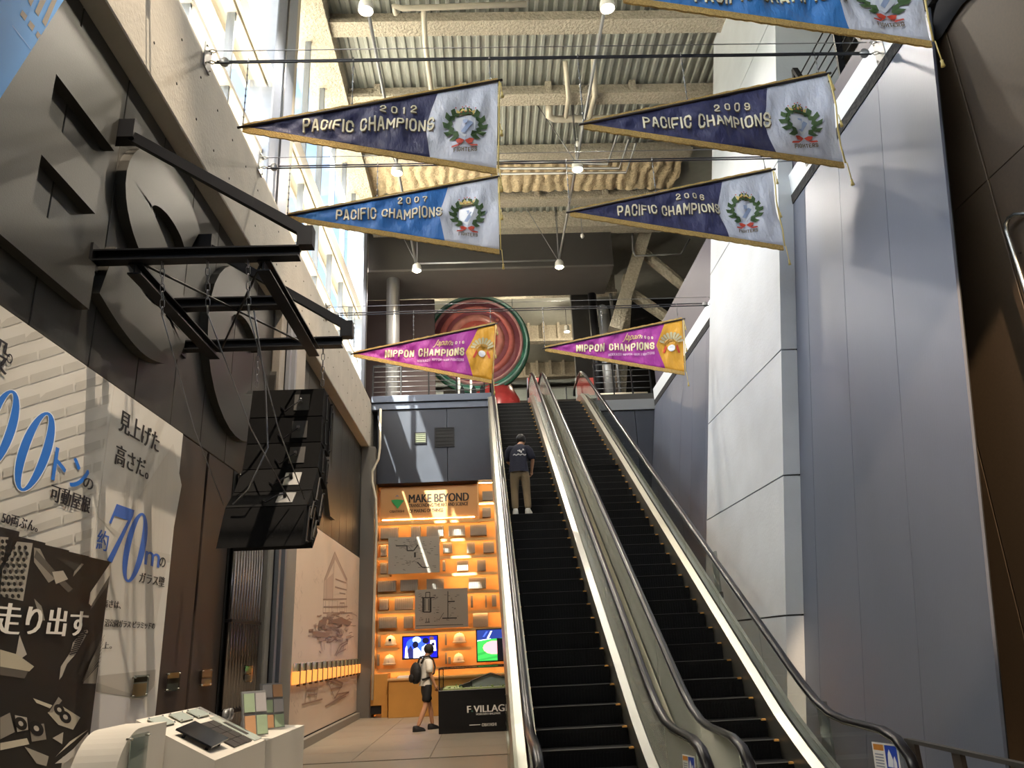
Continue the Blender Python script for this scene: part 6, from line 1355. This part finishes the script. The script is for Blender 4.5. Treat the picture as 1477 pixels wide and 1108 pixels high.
# posters behind the top of the escalators
for (u0, v0, u1, v1, c, lab) in ((762, 545, 778, 580, 'c0504a', 'red poster seen through the glass at the top of left escalator'), (832, 545, 866, 582, 'b84a4a', 'red poster seen through the glass at the top of right escalator')):
    a0, a1, c0, c1 = rectY(u0, v0, u1, v1, 25.5); t = thing('tall_poster', lab, 'poster', ((a0+a1)/2, 25.5, 8.6)); q = MB(); q.box(a0, a1, 25.5, 25.55, 8.6, c1); obj('board', q, mat('poster_red', c, 0.4, noise=0.3, nscale=2), t); q = MB(); q.box(a0-0.03, a0, 25.48, 25.56, 8.6, c1); q.box(a1, a1+0.03, 25.48, 25.56, 8.6, c1); obj('frame', q, M_blue, t)
for X, Y in ((1.4, 28.5), (-2.0, 28.5), (3.8, 30.5), (0.3, 35.0)):
    t = thing('downlight', 'small round glowing downlight over the upper floor', 'lamp', (X, Y, 14.3), 'downlights over the upper floor'); q = MB(); q.lathe([(0.001, 0.3), (0.10, 0.28), (0.13, 0.05), (0.12, 0.0)], (X, Y, 14.3), n=14); obj('housing', q, M_white, t); q = MB(); q.cyl((X, Y, 14.58), (X, Y, 15.5), 0.015, 6); obj('stem', q, M_wire, t); q = MB(); q.lathe([(0.12, 0.01), (0.001, -0.02)], (X, Y, 14.3), n=14); obj('lens', q, M_warm, t)
    ld = bpy.data.lights.new('down_lamp', 'POINT'); ld.energy = 100; ld.color = (1, 0.86, 0.66); ld.shadow_soft_size = 0.12; lo = bpy.data.objects.new('down_lamp', ld); COL.objects.link(lo); lo.parent = t; lo.location = (0, 0, -0.2)
# ------------------------------------------------------------------ railing with raking posts on the right parapet
t = thing('parapet_railing', 'black railing with A-shaped posts and thin rods on the right parapet', 'railing', (5.36, 8.6, 8.72))
for y in (7.3, 8.78, 10.2):
    for dy in (-0.55, 0.12): q = MB(); q.bar((5.36, y+dy, 9.12), (5.36, y, 10.4), 0.05, 0.09, up=(1, 0, 0)); obj('post', q, M_black, t)
for k in range(6): q = MB(); z = 9.2+0.2*k; q.cyl((5.38, 6.5, z), (5.38, 10.74, z), 0.012, 6); obj('rod', q, M_black, t)
# stainless grab rail on the brown wall
t = thing('grab_rail', 'bent stainless tube rail on the brown wall', 'rail', (5.25, 6.4, 4.0))
q = MB(); pts = [onX(u, v, 5.22) for u, v in ((1600, 330), (1500, 309), (1478, 308), (1464, 309), (1455, 314), (1451, 323), (1452, 334), (1477, 412), (1510, 520))]; q.tube(pts, 0.022, 10); obj('tube', q, M_steel, t)
p = onX(1461, 365, 5.22); q = MB(); q.cyl(p, (5.30, p.y, p.z), 0.012, 8); obj('bracket', q, M_steel, t)
# black crumpled drape at the top of the brown wall
q = MB(); random.seed(4); vs = []; n = 18
for i in range(n+1):
    y = 6.9-0.2*i
    for z, o in ((8.24, 0.0), (7.98, -0.10), (7.80, -0.02)): vs.append((5.27+o+random.uniform(-0.03, 0.03), y, z+random.uniform(-0.05, 0.05)))
fs = []
for i in range(n):
    for j in range(2): a = i*3+j; fs.append((a, a+3, a+4, a+1))
q.add(vs, fs, smooth=True); tag(obj('black_drape', q, mat('black_cloth', '1a191b', 0.9)), 'crumpled black cloth along the top of the brown wall', 'cloth')
# ================================================================== WARM SPOTS: lamps out of view, one added for the model case
def spot(loc, target, e, size, col=(1, 0.72, 0.45), blend=0.7, nm='display spotlight', lab='small black display spotlight'):
    t = thing('display_spotlight', lab, 'lamp', loc, 'display spotlights'); d = (Vector(target)-Vector(loc)).normalized(); p = Vector(loc)
    q = MB(); q.tube([p-d*0.16, p-d*0.14, p], 0.06, 12, radii=[0.03, 0.055, 0.055]); q.cyl(p-d*0.1, (p.x, p.y, 15.0), 0.012, 6); obj('can', q, M_black, t)
    ld = bpy.data.lights.new('spot_lamp', 'SPOT'); ld.energy = e; ld.spot_size = math.radians(size); ld.spot_blend = blend; ld.color = col; ld.shadow_soft_size = 0.05
    lo = bpy.data.objects.new('spot_lamp', ld); COL.objects.link(lo); lo.parent = t; lo.location = d*0.03; lo.rotation_euler = d.to_track_quat('-Z', 'Y').to_euler(); return t
spot((4.0, 1.0, 8.0), (5.3, 7.2, 2.6), 2800, 24, blend=0.25, lab='black spotlight on the roof beam aimed at the brown wall')
spot((-0.6, 4.2, 14.85), (-3.4, 7.4, 1.8), 5200, 27, (1, 0.82, 0.62), lab='black spotlight on the roof beam aimed at the white posters')
spot((0.6, 6.6, 14.85), (-3.4, 17.0, 2.0), 3600, 26, (1, 0.75, 0.52), lab='black spotlight on the roof beam aimed at the mural')
spot((-1.4, 8.95, 14.85), (-0.35, 17.0, 1.0), 2600, 9, (1, 0.86, 0.66), lab='added black spotlight standing in for sunlight on the model case')  # added lamp: brightens the case where the sun does not reach
